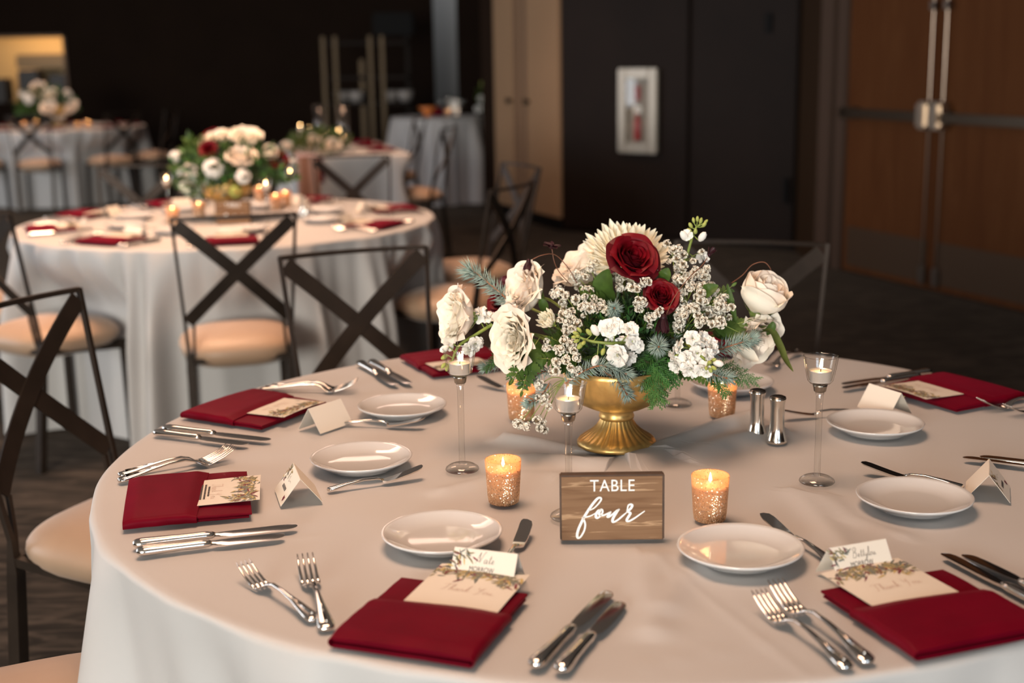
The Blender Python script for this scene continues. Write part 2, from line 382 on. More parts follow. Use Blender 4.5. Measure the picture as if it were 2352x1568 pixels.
# far wall with the lit kitchen hatch at the left and the bright gap of a corridor at the right
YB = 17.0
def xat(px, y): return (px - W / 2) / F_PX * (y * _c + 0.2)
def zat(px, py, y):
    r = ray(px, py); return CAM_Z + r.z * (y / r.y)
hx0, hx1 = -7.6, xat(176, YB); hz0, hz1 = zat(90, 235, YB), zat(90, 80, YB)
mb = MB()
mb.box(-9, hx0, YB, YB + 0.15, 0, CEIL); mb.box(hx1, xat(1009, YB), YB, YB + 0.15, 0, CEIL)
mb.box(hx0, hx1, YB, YB + 0.15, 0, hz0); mb.box(hx0, hx1, YB, YB + 0.15, hz1, CEIL)
mb.box(xat(1062, YB), 1.2, YB, YB + 0.15, 0, CEIL)
struct('wall_far', mb.mesh('wall_far', WALLD, flat=True))
# kitchen behind the hatch
kt = thing('kitchen_hatch', 'warmly lit serving hatch in the far dark wall at the upper left', 'hatch', ((hx0 + hx1) / 2, YB, hz0))
kx = (hx0 + hx1) / 2
ob('back_panel', MB().box(hx0 - kx - 0.2, hx1 - kx + 0.2, 1.6, 1.65, -0.3, hz1 - hz0 + 0.4).mesh('back_panel', WARMWALL, flat=True), kt)
ob('counter', MB().box(hx0 - kx, hx1 - kx, 0.16, 0.7, -0.06, 0.0, bev=0.01).mesh('counter', NICKEL, 30), kt)
ob('frame', MB().box(hx1 - kx - 0.03, hx1 - kx, -0.02, 0.17, 0, hz1 - hz0).box(hx0 - kx, hx1 - kx, -0.02, 0.17, hz1 - hz0 - 0.03, hz1 - hz0).mesh('frame', WALLTE, flat=True), kt)
ob('hood', MB().box(hx1 - kx - 0.92, hx1 - kx - 0.04, 0.75, 1.6, (hz1 - hz0) * 0.50, (hz1 - hz0) * 0.72, bev=0.02).mesh('hood', mat('hood_metal', (0.25, 0.16, 0.08), 0.4, 0.5), 30), kt)
for (x, w, h, dz) in ((-0.62, 0.26, 0.40, 0.0), (-0.24, 0.22, 0.34, 0.0), (-1.0, 0.16, 0.30, 0.0), (-0.42, 0.10, 0.20, 0.0)):
    ob('appliance', MB().box(hx1 - kx + x - w / 2, hx1 - kx + x + w / 2, 0.3, 0.6, 0.0, h, bev=0.02).mesh('appliance', mat('appliance_dark', (0.03, 0.02, 0.012), 0.4), 30), kt)
kl = area('kitchen_lamp_light', (kx + 0.5, YB + 0.75, hz1 + 0.28), (kx + 0.6, YB + 1.5, hz0), 1.2, 0.5, 19, (1.0, 0.66, 0.34))
# corridor beyond the gap: grey wall lit by daylight
mb = MB(); mb.box(xat(960, YB + 2), xat(1110, YB + 2), YB + 2.2, YB + 2.3, 0, CEIL)
struct('wall_corridor', mb.mesh('wall_corridor', GREYWALL, flat=True))
area('corridor_light', (xat(1036, YB) , YB + 1.0, CEIL - 0.1), (xat(1036, YB), YB + 2.2, 1.2), 1.2, 0.6, 16, (1.0, 0.97, 0.94))
struct('wall_left', MB().box(-9.1, -9, -7.5, 21, 0, CEIL).mesh('wall_left', WALLD, flat=True))
struct('wall_right', MB().box(5.9, 6, -7.5, 21, 0, CEIL).mesh('wall_right', WALLD, flat=True))
# the wall behind the photographer, and the frames of the windows
struct('wall_rear', MB().box(-9, 6, -7.1, -7.0, 0, CEIL).mesh('wall_rear', WALLT, flat=True))
for i, (loc, n, sx_, sy_, e, c) in enumerate(WINDOWS):
    M = Matrix.Translation(Vector(loc) - Vector(n) * 0.06) @ Matrix.Rotation(0 if n[1] else -pi / 2, 4, 'Z'); w2, h2 = sx_ / 2, sy_ / 2
    mb = MB().box(-w2 - .1, -w2, -.03, .09, -h2 - .1, h2 + .1, M).box(w2, w2 + .1, -.03, .09, -h2 - .1, h2 + .1, M).box(-w2, w2, -.03, .09, h2, h2 + .1, M).box(-w2, w2, -.03, .09, -h2 - .1, -h2, M)
    struct('window_%d' % (i + 1), mb.mesh('window', DOORF, flat=True))
# tan cupboard doors, dark folding partition and the recessed exit doors
A0 = Vector(fl(1143, 489)); A1 = Vector(fl(1294, 529)); B1 = Vector(fl(1826, 577)); D0_ = Vector(fl(1938, 621)); D1_ = Vector(fl(2352, 718))
w, M, L_ = wall_seg('wall_tan', A0, A1, 0, CEIL, WALLT)
u = lambda px: (px - 1143) / (1294 - 1143) * L_
for k, (a, b) in enumerate(((0.02, u(1192)), (u(1222), L_ - 0.02))):
    d = ob('cupboard_door', MB().box(a, b, -0.02, -0.001, 0.08, CEIL - 0.05, M, bev=0.004).mesh('cupboard_door', WALLT, 30), None)
    tag(d, ['tall tan cupboard door left of the dark central joint', 'tall tan cupboard door beside the brown partition'][k], 'door', 'tan cupboard doors')
    kx_ = b - 0.05 if k == 0 else a + 0.05
    kb = ob('knob', MB().lathe([(0.0, -0.01), (0.02, -0.01), (0.012, 0.0), (0.012, 0.02), (0.026, 0.03), (0.026, 0.045), (0, 0.05)], 12).mesh('knob', BLACK), d)
    kb.matrix_world = M @ Matrix.Translation((kx_, -0.02, 1.02)) @ Matrix.Rotation(pi / 2, 4, 'X')
struct('trim_tan', MB().box(u(1194), u(1202), -0.012, 0, 0, CEIL, M).box(u(1210), u(1219), -0.012, 0, 0, CEIL, M).mesh('trim_tan', WALLTE, flat=True))
struct('baseboard_tan', MB().box(0, L_, -0.03, 0, 0, 0.10, M).mesh('baseboard_tan', BLACK, flat=True))
# return wall left of the cupboard, running back to the far wall
wall_seg('wall_recess', (A0.x, A0.y), (0.3, YB), 0, CEIL, WALLD)
w, M, L_ = wall_seg('wall_partition', A1, B1, 0, CEIL, WALLB)
PM, PL = M, L_
for k, (a, b) in enumerate(((0.0, 0.575), (0.585, 1.0))):
    tag(ob('partition_panel', MB().box(a * L_ + 0.01, b * L_ - 0.01, -0.03, -0.001, 0.03, CEIL - 0.02, M, bev=0.006).mesh('partition_panel', WALLB, 30)), ['dark brown folding partition panel that carries the extinguisher cabinet', 'dark brown folding partition panel right of the joint with a small lock plate'][k], 'panel', 'folding partition panels')
# exit door wall, with its return
w, M, L_ = wall_seg('wall_exit', D0_ + (D0_ - D1_).normalized() * 0.30, D1_ + (D1_ - D0_).normalized() * 1.6, 0, CEIL, WALLB)
wall_seg('wall_return', B1, D0_ + (D0_ - D1_).normalized() * 0.30, 0, CEIL, WALLR)
DM = M; ox = 0.30; seg = (D1_ - D0_).length
dw = None
# door width from the photographed meeting stile
mid = Vector(fl(2149, 668)); dw = (mid - D0_).length
struct('door_frame', MB().box(ox - 0.27, ox - 0.13, -0.05, 0, 0, CEIL, M, bev=0.006).box(ox - 0.12, ox - 0.01, -0.03, 0, 0, CEIL, M, bev=0.006).mesh('door_frame', DOORF, 30))
for k in range(2):
    a = ox + k * dw + 0.003; b = ox + (k + 1) * dw - 0.003
    d = ob('exit_door', MB().box(a, b, -0.02, -0.001, 0.012, 2.6, M, bev=0.004).mesh('exit_door', DOORW, 30))
    tag(d, ['dark wooden exit door leaf nearer the brown partition, with a push bar', 'dark wooden exit door leaf at the right edge, with a push bar'][k], 'door', 'exit door leaves')
    ob('kick_plate', MB().box(a + 0.05, b - 0.04, -0.026, -0.0205, 0.05, 0.30, M).mesh('kick_plate', KICK, flat=True), d)
    zb = 1.02
    pb = ob('push_bar', MB().box(a + 0.02, b - 0.06, -0.10, -0.06, zb - 0.028, zb + 0.028, M, bev=0.008).box(a + 0.01, a + 0.14, -0.10, -0.021, zb - 0.035, zb + 0.035, M, bev=0.008).mesh('push_bar', mat('bar_metal', (0.10, 0.075, 0.055), 0.3, 0.9), 30), d)
    lx = b - 0.055 if k == 0 else a + 0.055
    ob('latch_case', MB().box(lx - 0.05, lx + 0.05, -0.115, -0.021, zb - 0.07, zb + 0.09, M, bev=0.018).mesh('latch_case', mat('latch_steel', (0.50, 0.42, 0.34), 0.3, 1.0), 30), pb)
    rod = MB(); rod.tube([M @ Vector((lx, -0.045, zb + 0.08)), M @ Vector((lx, -0.045, 2.58))], 0.0065, 8)
    for zz in (1.62, 2.3): rod.box(lx - 0.022, lx + 0.022, -0.06, -0.021, zz, zz + 0.05, M)
    ob('vertical_rod', rod.mesh('vertical_rod', NICKEL, 40), d)
    ob('floor_bolt', MB().box(lx - 0.03, lx + 0.03, -0.05, -0.021, 0.04, 0.15, M, bev=0.008).tube([M @ Vector((lx, -0.04, 0.14)), M @ Vector((lx, -0.04, zb - 0.07))], 0.006, 6).mesh('floor_bolt', NICKEL, 40), d)
# extinguisher cabinet
def wall_u(M, px, py):      # where the pixel meets the wall plane of M
    r = ray(px, py); o = M.translation; n = Vector((M[0][1], M[1][1], 0))
    t = (o - CAM).dot(n) / r.dot(n); p = CAM + r * t; q = M.inverted() @ p; return q.x, q.z
x0, z1 = wall_u(PM, 1432, 157); x1, z0 = wall_u(PM, 1520, 352)
t = thing('extinguisher_cabinet', 'silver framed fire extinguisher cabinet mounted on the brown partition', 'cabinet', M=PM @ Matrix.Translation(((x0 + x1) / 2, -0.031, z0)))
w2 = (x1 - x0) / 2; hh = z1 - z0; fr = w2 * 0.42
mb = MB().box(-w2, -w2 + fr, -0.05, 0, 0, hh, bev=0.008).box(w2 - fr, w2, -0.05, 0, 0, hh, bev=0.008).box(-w2 + fr, w2 - fr, -0.05, 0, 0, fr, bev=0.006).box(-w2 + fr, w2 - fr, -0.05, 0, hh - fr, hh, bev=0.006)
ob('frame', mb.mesh('frame', mat('cabinet_silver', (0.36, 0.31, 0.25), 0.4, 0.8), 30), t)
ob('back_plate', MB().box(-w2 + fr, w2 - fr, -0.012, -0.001, fr, hh - fr).mesh('back_plate', mat('cabinet_back', (0.30, 0.26, 0.22), 0.5), flat=True), t)
ob('extinguisher', MB().lathe([(0, 0), (0.045, 0), (0.05, 0.01), (0.05, hh * .22), (0.035, hh * .27), (0.018, hh * .29), (0.018, hh * .33), (0, hh * .33)], 16, Matrix.Translation((-0.005, -0.03, fr + 0.02)) @ Matrix.Diagonal((0.6, 0.28, 1, 1))).mesh('extinguisher', RED), t)
ob('hose', MB().box(-0.03, 0.012, -0.03, -0.0125, hh * .62, hh * .80, bev=0.004).mesh('hose', RED, 30), t)
ob('instruction_label', MB().box(-0.03, 0.03, -0.034, -0.0125, hh * .47, hh * .56).mesh('instruction_label', WHITEPAINT, flat=True), t)
ob('pane', MB().box(-w2 + fr, w2 - fr, -0.045, -0.041, fr, hh - fr).mesh('pane', GLASS, flat=True), t)
x0, z0 = wall_u(PM, 1771, 52)
tag(ob('lock_plate', MB().box(x0 - 0.03, x0 + 0.03, -0.045, -0.031, z0 - 0.07, z0 + 0.07, PM, bev=0.005).mesh('lock_plate', BLACK, 30)), 'small dark lock plate high on the right partition panel', 'lock')
x0, z0 = wall_u(PM, 1812, 436)
tag(ob('door_pull', MB().box(x0 - 0.02, x0 + 0.02, -0.06, -0.031, z0 - 0.09, z0 + 0.09, PM, bev=0.006).mesh('door_pull', BLACK, 30)), 'dark recessed pull low at the right edge of the partition', 'handle')
# shelving rack against the far wall
sy = 14.6
def rx(px): return xat(px, sy)
t = thing('shelving_rack', 'tall metal shelving rack with crockery against the far dark wall', 'rack', (rx(850), sy, 0)); X0 = rx(850)
ztop = zat(850, 82, sy)
for k, px in enumerate((760, 787, 866, 893)):
    ob('post', MB().box(rx(px) - X0 - 0.02, rx(px) - X0 + 0.02, -0.03, 0.03, 0, ztop, bev=0.006).mesh('post', CHROME, 30), t)
ob('post', MB().box(rx(838) - X0 - 0.025, rx(838) - X0 + 0.025, 0.3, 0.34, 0, ztop - 0.25, bev=0.006).mesh('post', CHROME, 30), t)
ob('post', MB().box(rx(945) - X0 - 0.025, rx(945) - X0 + 0.025, 0.3, 0.34, 0, ztop, bev=0.006).mesh('post', WALLB, 30), t)
for z in (0.5, zat(850, 235, sy), zat(850, 175, sy), ztop - 0.06):
    ob('shelf', MB().box(rx(757) - X0, rx(948) - X0, -0.02, 0.42, z - 0.03, z, bev=0.005).mesh('shelf', WALLB, 30), t)
zs = zat(850, 235, sy)
ml = mat('grey_crockery', (0.30, 0.27, 0.25), 0.4)
for k, px in enumerate((795, 828, 906, 940)):
    mm = MB().lathe([(0, 0.001), (0.06, 0.001), (0.085, 0.06), (0.09, 0.12), (0.082, 0.12), (0.07, 0.02), (0, 0.015)], 14).mesh('bowl_stack', ml)
    tag(ob('bowl_stack', mm, None, (rx(px), sy + 0.12, zs)), ['grey bowl stack leftmost on the rack shelf', 'second grey bowl stack on the rack shelf', 'grey bowl stack right of the rack\'s middle post', 'grey bowl stack rightmost on the rack shelf'][k], 'bowls', 'crockery on the rack')
tag(ob('black_bin', MB().box(-0.22, 0.22, -0.15, 0.15, 0.001, 0.24, bev=0.02).mesh('black_bin', BLACK, 30), None, (rx(918), sy + 0.2, ztop)), 'black box standing on top of the metal rack', 'box')
# ------------------------------------------------------------------ tables and cloths
TC1 = Vector((0.179, 2.136, 0)); TC2 = Vector((-1.17, 5.476, 0)); RT = 0.85
def ridge(p, pts, w, h):
    """height of a soft crease of the cloth that runs along pts"""
    best = 9
    for a, b in zip(pts, pts[1:]):
        d = b - a; t = max(0, min(1, (p - a).dot(d) / d.length_squared)); best = min(best, (p - a - d * t).length + (0.05 if t in (0, 1) else 0))
    return h * exp(-(best / w) ** 2)
def V2(px, py): p = at(px, py); return Vector((p.x, p.y))
CREASE = [([V2(1440, 1062), V2(1560, 1020), V2(1650, 985), V2(1740, 960)], 0.026, 0.022),
          ([V2(1560, 1050), V2(1680, 1012), V2(1790, 985)], 0.026, 0.013),
          ([V2(1330, 1040), V2(1230, 1015), V2(1150, 1003)], 0.022, 0.013),
          ([V2(1400, 1065), V2(1230, 1050), V2(1120, 1062)], 0.020, 0.012),
          ([V2(1290, 1090), V2(1180, 1085), V2(1000, 1130)], 0.02, 0.006),
          ([V2(1640, 1275), V2(1560, 1330), V2(1530, 1400)], 0.02, 0.006),
          ([V2(1500, 1260), V2(1480, 1330), V2(1500, 1450)], 0.025, 0.006),
          ([V2(1880, 1130), V2(1960, 1190), V2(2080, 1230)], 0.02, 0.0055),
          ([V2(1820, 1120), V2(1870, 1170), V2(1950, 1260)], 0.02, 0.006),
          ([V2(400, 1260), V2(620, 1235), V2(760, 1222)], 0.006, 0.0012),
          ([V2(1450, 1530), V2(1900, 1440)], 0.005, 0.0012), ([V2(1500, 1270), V2(1850, 1540)], 0.006, 0.0012)]
def top_h(x, y, near):
    h = 0.0012 * noise.noise(Vector((x * 5, y * 5, 1.3)))
    if near:
        p = Vector((x, y))
        for pts, w, hh in CREASE: h += ridge(p, pts, w, hh)
    return h
def cloth(name, c, R, seed, near=False, top=TOP, hem=0.0, flare=0.05, amp=0.062, lobes=15, nth=640, square=None):
    rnd = random.Random(seed); ph = [rnd.uniform(0, 6.28) for _ in range(8)]
    rad = [0.0, 0.04, 0.08] + ([0.08 + (R - 0.095) * k / 46 for k in range(1, 47)] if near else [R * k / 10 for k in range(2, 10)] + [R - 0.015])
    vs = []; nt_ = nth
    def shape(t):
        if square:
            hx, hy = square; ct, st = cos(t), sin(t); e = 14
            return 1.0 / ((abs(ct) / hx) ** e + (abs(st) / hy) ** e) ** (1 / e)
        return R
    for k, r in enumerate(rad):
        for i in range(nt_):
            t = 2 * pi * i / nt_; rr = r * shape(t) / R; x, y = rr * cos(t), rr * sin(t)
            vs.append((x, y, top - 0.004 + (top_h(c.x + x, c.y + y, near) if near else 0)))
    ns = 22
    def fold(t):
        a = sin(lobes * t + ph[0] + 1.4 * sin(2 * t + ph[1]) + 0.8 * sin(5 * t + ph[2]))
        b = sin((lobes * 0.5 + 1.5) // 1 * t + ph[3] + 1.2 * sin(3 * t + ph[4]))
        c_ = sin((lobes * 2 + 3) * t + ph[5] + 1.5 * sin(4 * t + ph[6]))
        d_ = sin((lobes * 3 + 1) * t + ph[1] + 1.2 * sin(3 * t + ph[6]))
        f = 0.50 * a + 0.32 * b + 0.36 * c_ * (0.6 + 0.4 * sin(3 * t + ph[2])) + 0.14 * d_
        f = abs(f) ** 0.8 * (1 if f > 0 else -1)
        return f if f < 0 else f * 1.15
    for k in range(ns + 1):
        s = k / ns
        for i in range(nt_):
            t = 2 * pi * i / nt_; b = shape(t)
            if k < 4:            # the rolled edge of the table top
                q = k / 3 * pi / 2; off = 0.010 * sin(q) - 0.004; z = top - 0.004 - 0.010 * (1 - cos(q)); am = 0
                am = 0.004 * k / 3
            else:
                q = (k - 3) / (ns - 3); off = 0.006 + flare * q * 0.55; z = (top - 0.014) * (1 - q) + hem * q; am = 0.005 + amp * min(1, q * 2.0 + 0.25 * q) ** 0.85
            f = fold(t + 0.06 * s * sin(3 * t + ph[7]))
            rr = b + off + am * f + ((-0.15 if near else 0.3) * am if am > .01 else 0)
            if near and k > 3: rr += 0.006 * noise.noise(Vector((cos(t) * 4, sin(t) * 4, s * 3)))
            vs.append((rr * cos(t), rr * sin(t), max(z, 0.004)))
    n = nt_; K = len(rad) + ns + 1
    fs = [(k * n + i, k * n + (i + 1) % n, (k + 1) * n + (i + 1) % n, (k + 1) * n + i)[::-1] for k in range(K - 1) for i in range(n)]
    fs = [f[::-1] for f in fs]
    mb = MB().add(vs, fs)
    return ob(name, mb.mesh(name, CLOTH), None, (c.x, c.y, 0))
def table(name, c, R, label, square=None):
    t = thing(name, label, 'table', (c.x, c.y, 0))
    if square:
        mb = MB().box(-square[0] + 0.01, square[0] - 0.01, -square[1] + 0.01, square[1] - 0.01, TOP - 0.04, TOP - 0.012, bev=0.004)
    else:
        mb = MB().lathe([(0, TOP - 0.045), (R - 0.03, TOP - 0.045), (R - 0.012, TOP - 0.03), (R - 0.014, TOP - 0.012), (0, TOP - 0.012)], 48)
    ob('tabletop', mb.mesh('tabletop', DOORW, 30), t)
    for k in range(4):
        a = pi / 4 + k * pi / 2; x, y = (0.6 * R * cos(a), 0.6 * R * sin(a)) if not square else (square[0] * 0.8 * (1 if cos(a) > 0 else -1), square[1] * 0.8 * (1 if sin(a) > 0 else -1))
        ob('leg', MB().tube([(x, y, 0.0), (x, y, TOP - 0.04)], 0.016, 8).mesh('leg', CHAIR), t)
    return t
TC3 = Vector((-4.62, 13.75, 0)); TC5 = Vector((xat(1014, 13.0), 13.15, 0))
table('round_table', TC1, RT, 'large round dining table under the white cloth in the foreground')
tag(cloth('tablecloth', TC1, RT, 3, True, lobes=14, flare=0.03, amp=0.062), 'white floor-length cloth on the nearest round table, beneath the wooden sign', 'tablecloth')
table('round_table', TC2, RT, 'second round dining table, behind the nearest one, under a white cloth')
tag(cloth('tablecloth', TC2, RT, 8, lobes=23), 'white cloth on the second round table, hanging in folds behind the dark chairs', 'tablecloth')
table('round_table', TC3, RT, 'farthest round dining table, below the lit hatch at upper left')
tag(cloth('tablecloth', TC3, RT, 21, lobes=15, nth=420), 'white cloth on the farthest round table below the lit hatch', 'tablecloth')
# rectangular table end-on, and the tall gift table
p0 = at(696, 362); p1 = at(950, 353)
dirx = Vector((p1.x - p0.x, p1.y - p0.y, 0)); wx = dirx.length; dirx.normalize(); diry = Vector((-dirx.y, dirx.x, 0)); TL = 1.75
TC4 = Vector((p0.x, p0.y, 0)) + dirx * wx / 2 + diry * TL / 2; A4 = atan2(dirx.y, dirx.x)
table('rectangular_table', TC4, 0.5, 'long rectangular table standing end-on behind the second round table', (wx / 2, TL / 2)).rotation_euler.z = A4
o = tag(cloth('tablecloth', TC4, 0.5, 5, flare=0.015, lobes=8, nth=420, square=(wx / 2, TL / 2)), 'white box-draped cloth on the rectangular table', 'tablecloth'); o.rotation_euler.z = A4
R5 = 0.46
T5H = 0.83
table('round_table', TC5, R5, 'small round gift table beside the tan cupboard doors')
tag(cloth('tablecloth', TC5, R5, 14, lobes=9, nth=420, top=T5H), 'white cloth on the small gift table beside the tan cupboard', 'tablecloth')

# ------------------------------------------------------------------ chairs
CW = 0.197                                     # half width of the back at the top
def back_pt(s, z):                              # the leaning upright, s = -1 / +1
    q = (z - 0.0) / 0.92
    if z >= 0.44:
        q = (z - 0.44) / 0.48; return Vector((s * (0.168 + (CW - 0.168) * q), 0.10 - 0.10 * q, z))
    q = z / 0.44; return Vector((s * (0.160 + 0.008 * q), 0.055 + 0.045 * q, z))
def make_chair(label, group):
    t = thing('cross_back_chair', label, 'chair', (0, 0, 0), 0, group)
    for s in (-1, 1):
        up = MB().tube([back_pt(s, z) for z in (0.0, 0.22, 0.40, 0.47, 0.70, 0.92)], [0.019, 0.020, 0.0185, 0.0085, 0.0075, 0.0075], 4, ph=pi / 4)
        ob('rear_leg', up.mesh('rear_leg', CHAIR, flat=True), t)
        a = back_pt(s, 0.555); b = back_pt(s, 0.40)
        ob('brace', MB().tube([a + Vector((-s * 0.028, 0.0, 0)), (a + b) / 2 + Vector((-s * 0.020, 0, 0)), b + Vector((-s * 0.004, 0, 0))], 0.0065, 4, ph=pi / 4).mesh('brace', CHAIR, flat=True), t)
        ob('front_leg', MB().tube([(s * 0.170, 0.46, 0.0), (s * 0.165, 0.455, 0.41)], 0.0155, 4, ph=pi / 4).mesh('front_leg', CHAIR, flat=True), t)
    rail = [(x * CW, -0.028 * (1 - x * x), 0.917) for x in (-1, -0.75, -0.5, -0.25, 0, 0.25, 0.5, 0.75, 1)]
    ob('top_rail', MB().tube(rail, 0.0078, 4, ph=pi / 4).mesh('top_rail', CHAIR, flat=True), t)
    for s in (-1, 1):                           # flat bands of the X, bowed back like the rail
        def band(u, v, s=s):
            q = u; z = 0.898 - (0.898 - 0.565) * q; w = 0.166 + (CW - 0.013 - 0.166) * (1 - q); x = s * (-w + 2 * w * q)
            base = 0.10 - 0.10 * (z - 0.44) / 0.48
            return Vector((x, base - 0.022 * (1 - (2 * q - 1) ** 2) + s * 0.002, z))
        secs = []
        for k in range(13):
            q = k / 12; c = band(q, 0); d = (band(min(1, q + .05), 0) - band(max(0, q - .05), 0)).normalized(); n = Vector((0, 1, 0.2)).normalized(); wv = d.cross(n).normalized()
            hw = 0.0215
            secs.append([c + wv * hw + n * 0.0025, c - wv * hw + n * 0.0025, c - wv * hw - n * 0.0025, c + wv * hw - n * 0.0025])
        ob('cross_band', MB().loft(secs).mesh('cross_band', CHAIR, flat=True), t)
    # seat frame and plump stretch-covered cushion
    fr = [Vector((-0.168, 0.10, 0.425)), Vector((0.168, 0.10, 0.425)), Vector((0.165, 0.455, 0.385)), Vector((-0.18, 0.455, 0.425))]
    mb = MB()
    for k in range(4): mb.tube([fr[k], fr[(k + 1) % 4]], 0.013, 4, ph=pi / 4)
    ob('seat_frame', mb.mesh('seat_frame', CHAIR, flat=True), t)
    def cush(u, v):
        a = 2 * pi * u; e = 0.62
        ca, sa = cos(a), sin(a); ex = abs(ca) ** e * (1 if ca >= 0 else -1); ey = abs(sa) ** e * (1 if sa >= 0 else -1)
        ang = -pi / 2 + pi * v; rr = max(0.0, cos(ang)) ** 0.55; zz = sin(ang)
        hx = 0.196 * (1 + 0.06 * ey); hy = 0.205
        zt = 0.056 if zz > 0 else 0.066
        return (ex * hx * rr, 0.275 + ey * hy * rr, 0.444 + zt * zz + (0.012 * (1 - rr) if zz > 0 else 0))
    ob('cushion', MB().grid(cush, 40, 18, cu=True).mesh('cushion', SEAT), t)
    return t
def cor(pl, pr, tc):                            # from the two photographed top corners: centre and heading, facing the table
    a = at(*pl, 0.92); b = at(*pr, 0.92); c = (a + b) / 2; d = b - a
    if Vector((-d.y, d.x)).dot(Vector((tc.x - c.x, tc.y - c.y))) < 0: d = -d
    return (c.x, c.y, 0), atan2(d.y, d.x)
def face(x, y, tc): d = Vector((tc[0] - x, tc[1] - y)); return (x, y, 0), atan2(d.y, d.x) - pi / 2
GR1, GR2, GR3, GR4 = 'chairs round the nearest table', 'chairs round the second table', 'chairs round the farthest table', 'chairs beside the rectangular table'
ch0 = make_chair('dark cross-back chair at the far side of the nearest table, left of the flowers', GR1)
l, r = cor((645, 590), (975, 565), TC1); ch0.location = l; ch0.rotation_euler.z = r
def chair(label, pose, group):
    return dup(ch0, label, pose[0], pose[1], None, group)
def rad(tc, deg, r):
    a = radians(deg); return face(tc.x + r * cos(a), tc.y + r * sin(a), tc)
chair('dark cross-back chair behind the flowers at right, its thin rail against the carpet', cor((1562, 552), (1893, 560), TC1), GR1)
c3 = at(181, 661, 0.92); hd = atan2(-0.92, -0.39)
chair('dark cross-back chair at the left edge with a tan seat beside the nearest table', ((c3.x + CW * cos(hd), c3.y + CW * sin(hd), 0), hd), GR1)
s4 = at(85, 1600, 0.50); n4 = Vector((TC1.x - s4.x, TC1.y - s4.y)).normalized()
chair('chair whose tan cushion only just shows in the bottom left corner', ((s4.x - n4.x * .275, s4.y - n4.y * .275, 0), atan2(n4.y, n4.x) - pi / 2), GR1)
chair('dark cross-back chair in front of the second table, facing its bouquet', cor((400, 497), (668, 485), TC2), GR2)
c5 = at(48, 489, 0.92); hd = atan2(-.55, .83)
chair('dark cross-back chair at left whose tan seat touches the second table\'s cloth', ((c5.x - CW * cos(hd), c5.y - CW * sin(hd), 0), hd), GR2)
chair('chair at the left edge beyond the second table\'s left side, mostly hidden', rad(TC2, -168, 1.17), GR2)
chair('right-hand chair of the second table, seat half behind the spruce sprig', cor((1122, 438), (1229, 414), TC2), GR2)
chair('chair behind the right-hand chair of the second table, nearer the tan cupboard', cor((1157, 373), (1236, 385), TC2), GR2)
chair('chair between the second round table and the rectangular table, its V showing', cor((732, 362), (885, 357), TC2), GR2)
chair('chair at the far left side of the second table, left of its bouquet', cor((236, 384), (393, 381), TC2), GR2)
chair('chair in front of the farthest table, below the pale bouquet', rad(TC3, -84, 1.22), GR3)
chair('chair at the right front of the farthest table, its X against the cloth', rad(TC3, -42, 1.16), GR3)
chair('chair at the right end of the farthest table, showing mostly its tan seat', rad(TC3, -5, 1.15), GR3)
chair('chair at the left edge before the farthest table', rad(TC3, -125, 1.2), GR3)
a = at(1032, 400, 0.60); chair('nearer of two chairs seen side-on between the rectangular and the gift table', ((a.x, a.y, 0), atan2(.53, -.85) - pi / 2 + 0.35), GR4)
a = at(968, 361, 0.60); chair('farther of two chairs seen side-on between the rectangular and the gift table', ((a.x, a.y, 0), atan2(.53, -.85) - pi / 2 + 0.35), GR4)

BACK = 0.045
for chs in [o for o in bpy.data.objects if o.name.startswith('cross_back_chair') and o.get('group') in (GR2, GR3) and 'right-hand' not in o['label']]:
    if 'behind the right-hand' in chs['label']: continue
    a = chs.rotation_euler.z; chs.location += Vector((sin(a), -cos(a), 0)) * BACK
# the cloths give way where a chair is pushed in under them
CLOTHS = [o for o in bpy.data.objects if o.name.startswith('tablecloth')]
for cl in CLOTHS:
    if (cl.location - TC1).length < 0.1: continue          # there the skirt hangs over the seats
    ML = Matrix.Translation(cl.location) @ Matrix.Rotation(cl.rotation_euler.z, 4, 'Z')
    for chs in [o for o in bpy.data.objects if o.name.startswith('cross_back_chair')]:
        d = Vector((chs.location.x - cl.location.x, chs.location.y - cl.location.y))
        if d.length > 1.9: continue
        MC = Matrix.Translation(chs.location) @ Matrix.Rotation(chs.rotation_euler.z, 4, 'Z'); A = MC.inverted() @ ML; B = A.inverted()
        for v in cl.data.vertices:
            if v.co.z > 0.70: continue
            q = A @ v.co
            if q.y < 0.49 and q.y > -0.1 and abs(q.x) < 0.36:
                k = (1 - sst(0.19, 0.34, abs(q.x))) * (1 - sst(0.50, 0.72, q.z))
                q.y += (0.49 - q.y) * k; v.co = B @ q

# ------------------------------------------------------------------ table ware
def sup(a, b, n=20, e=2.0):
    out = []
    for i in range(n):
        t = 2 * pi * i / n; c, s = cos(t), sin(t)
        out.append((abs(c) ** (2 / e) * (1 if c >= 0 else -1) * a, abs(s) ** (2 / e) * (1 if s >= 0 else -1) * b))
    return out
def pose(a, b, z=TOP):
    """heading from the photographed handle end a to the tip b, both on the cloth"""
    p = at(*a, z + 0.006); q = at(*b, z + 0.010); d = q - p
    return Matrix.Translation((p.x, p.y, z)) @ Matrix.Rotation(atan2(d.y, d.x), 4, 'Z'), Vector((d.x, d.y)).length
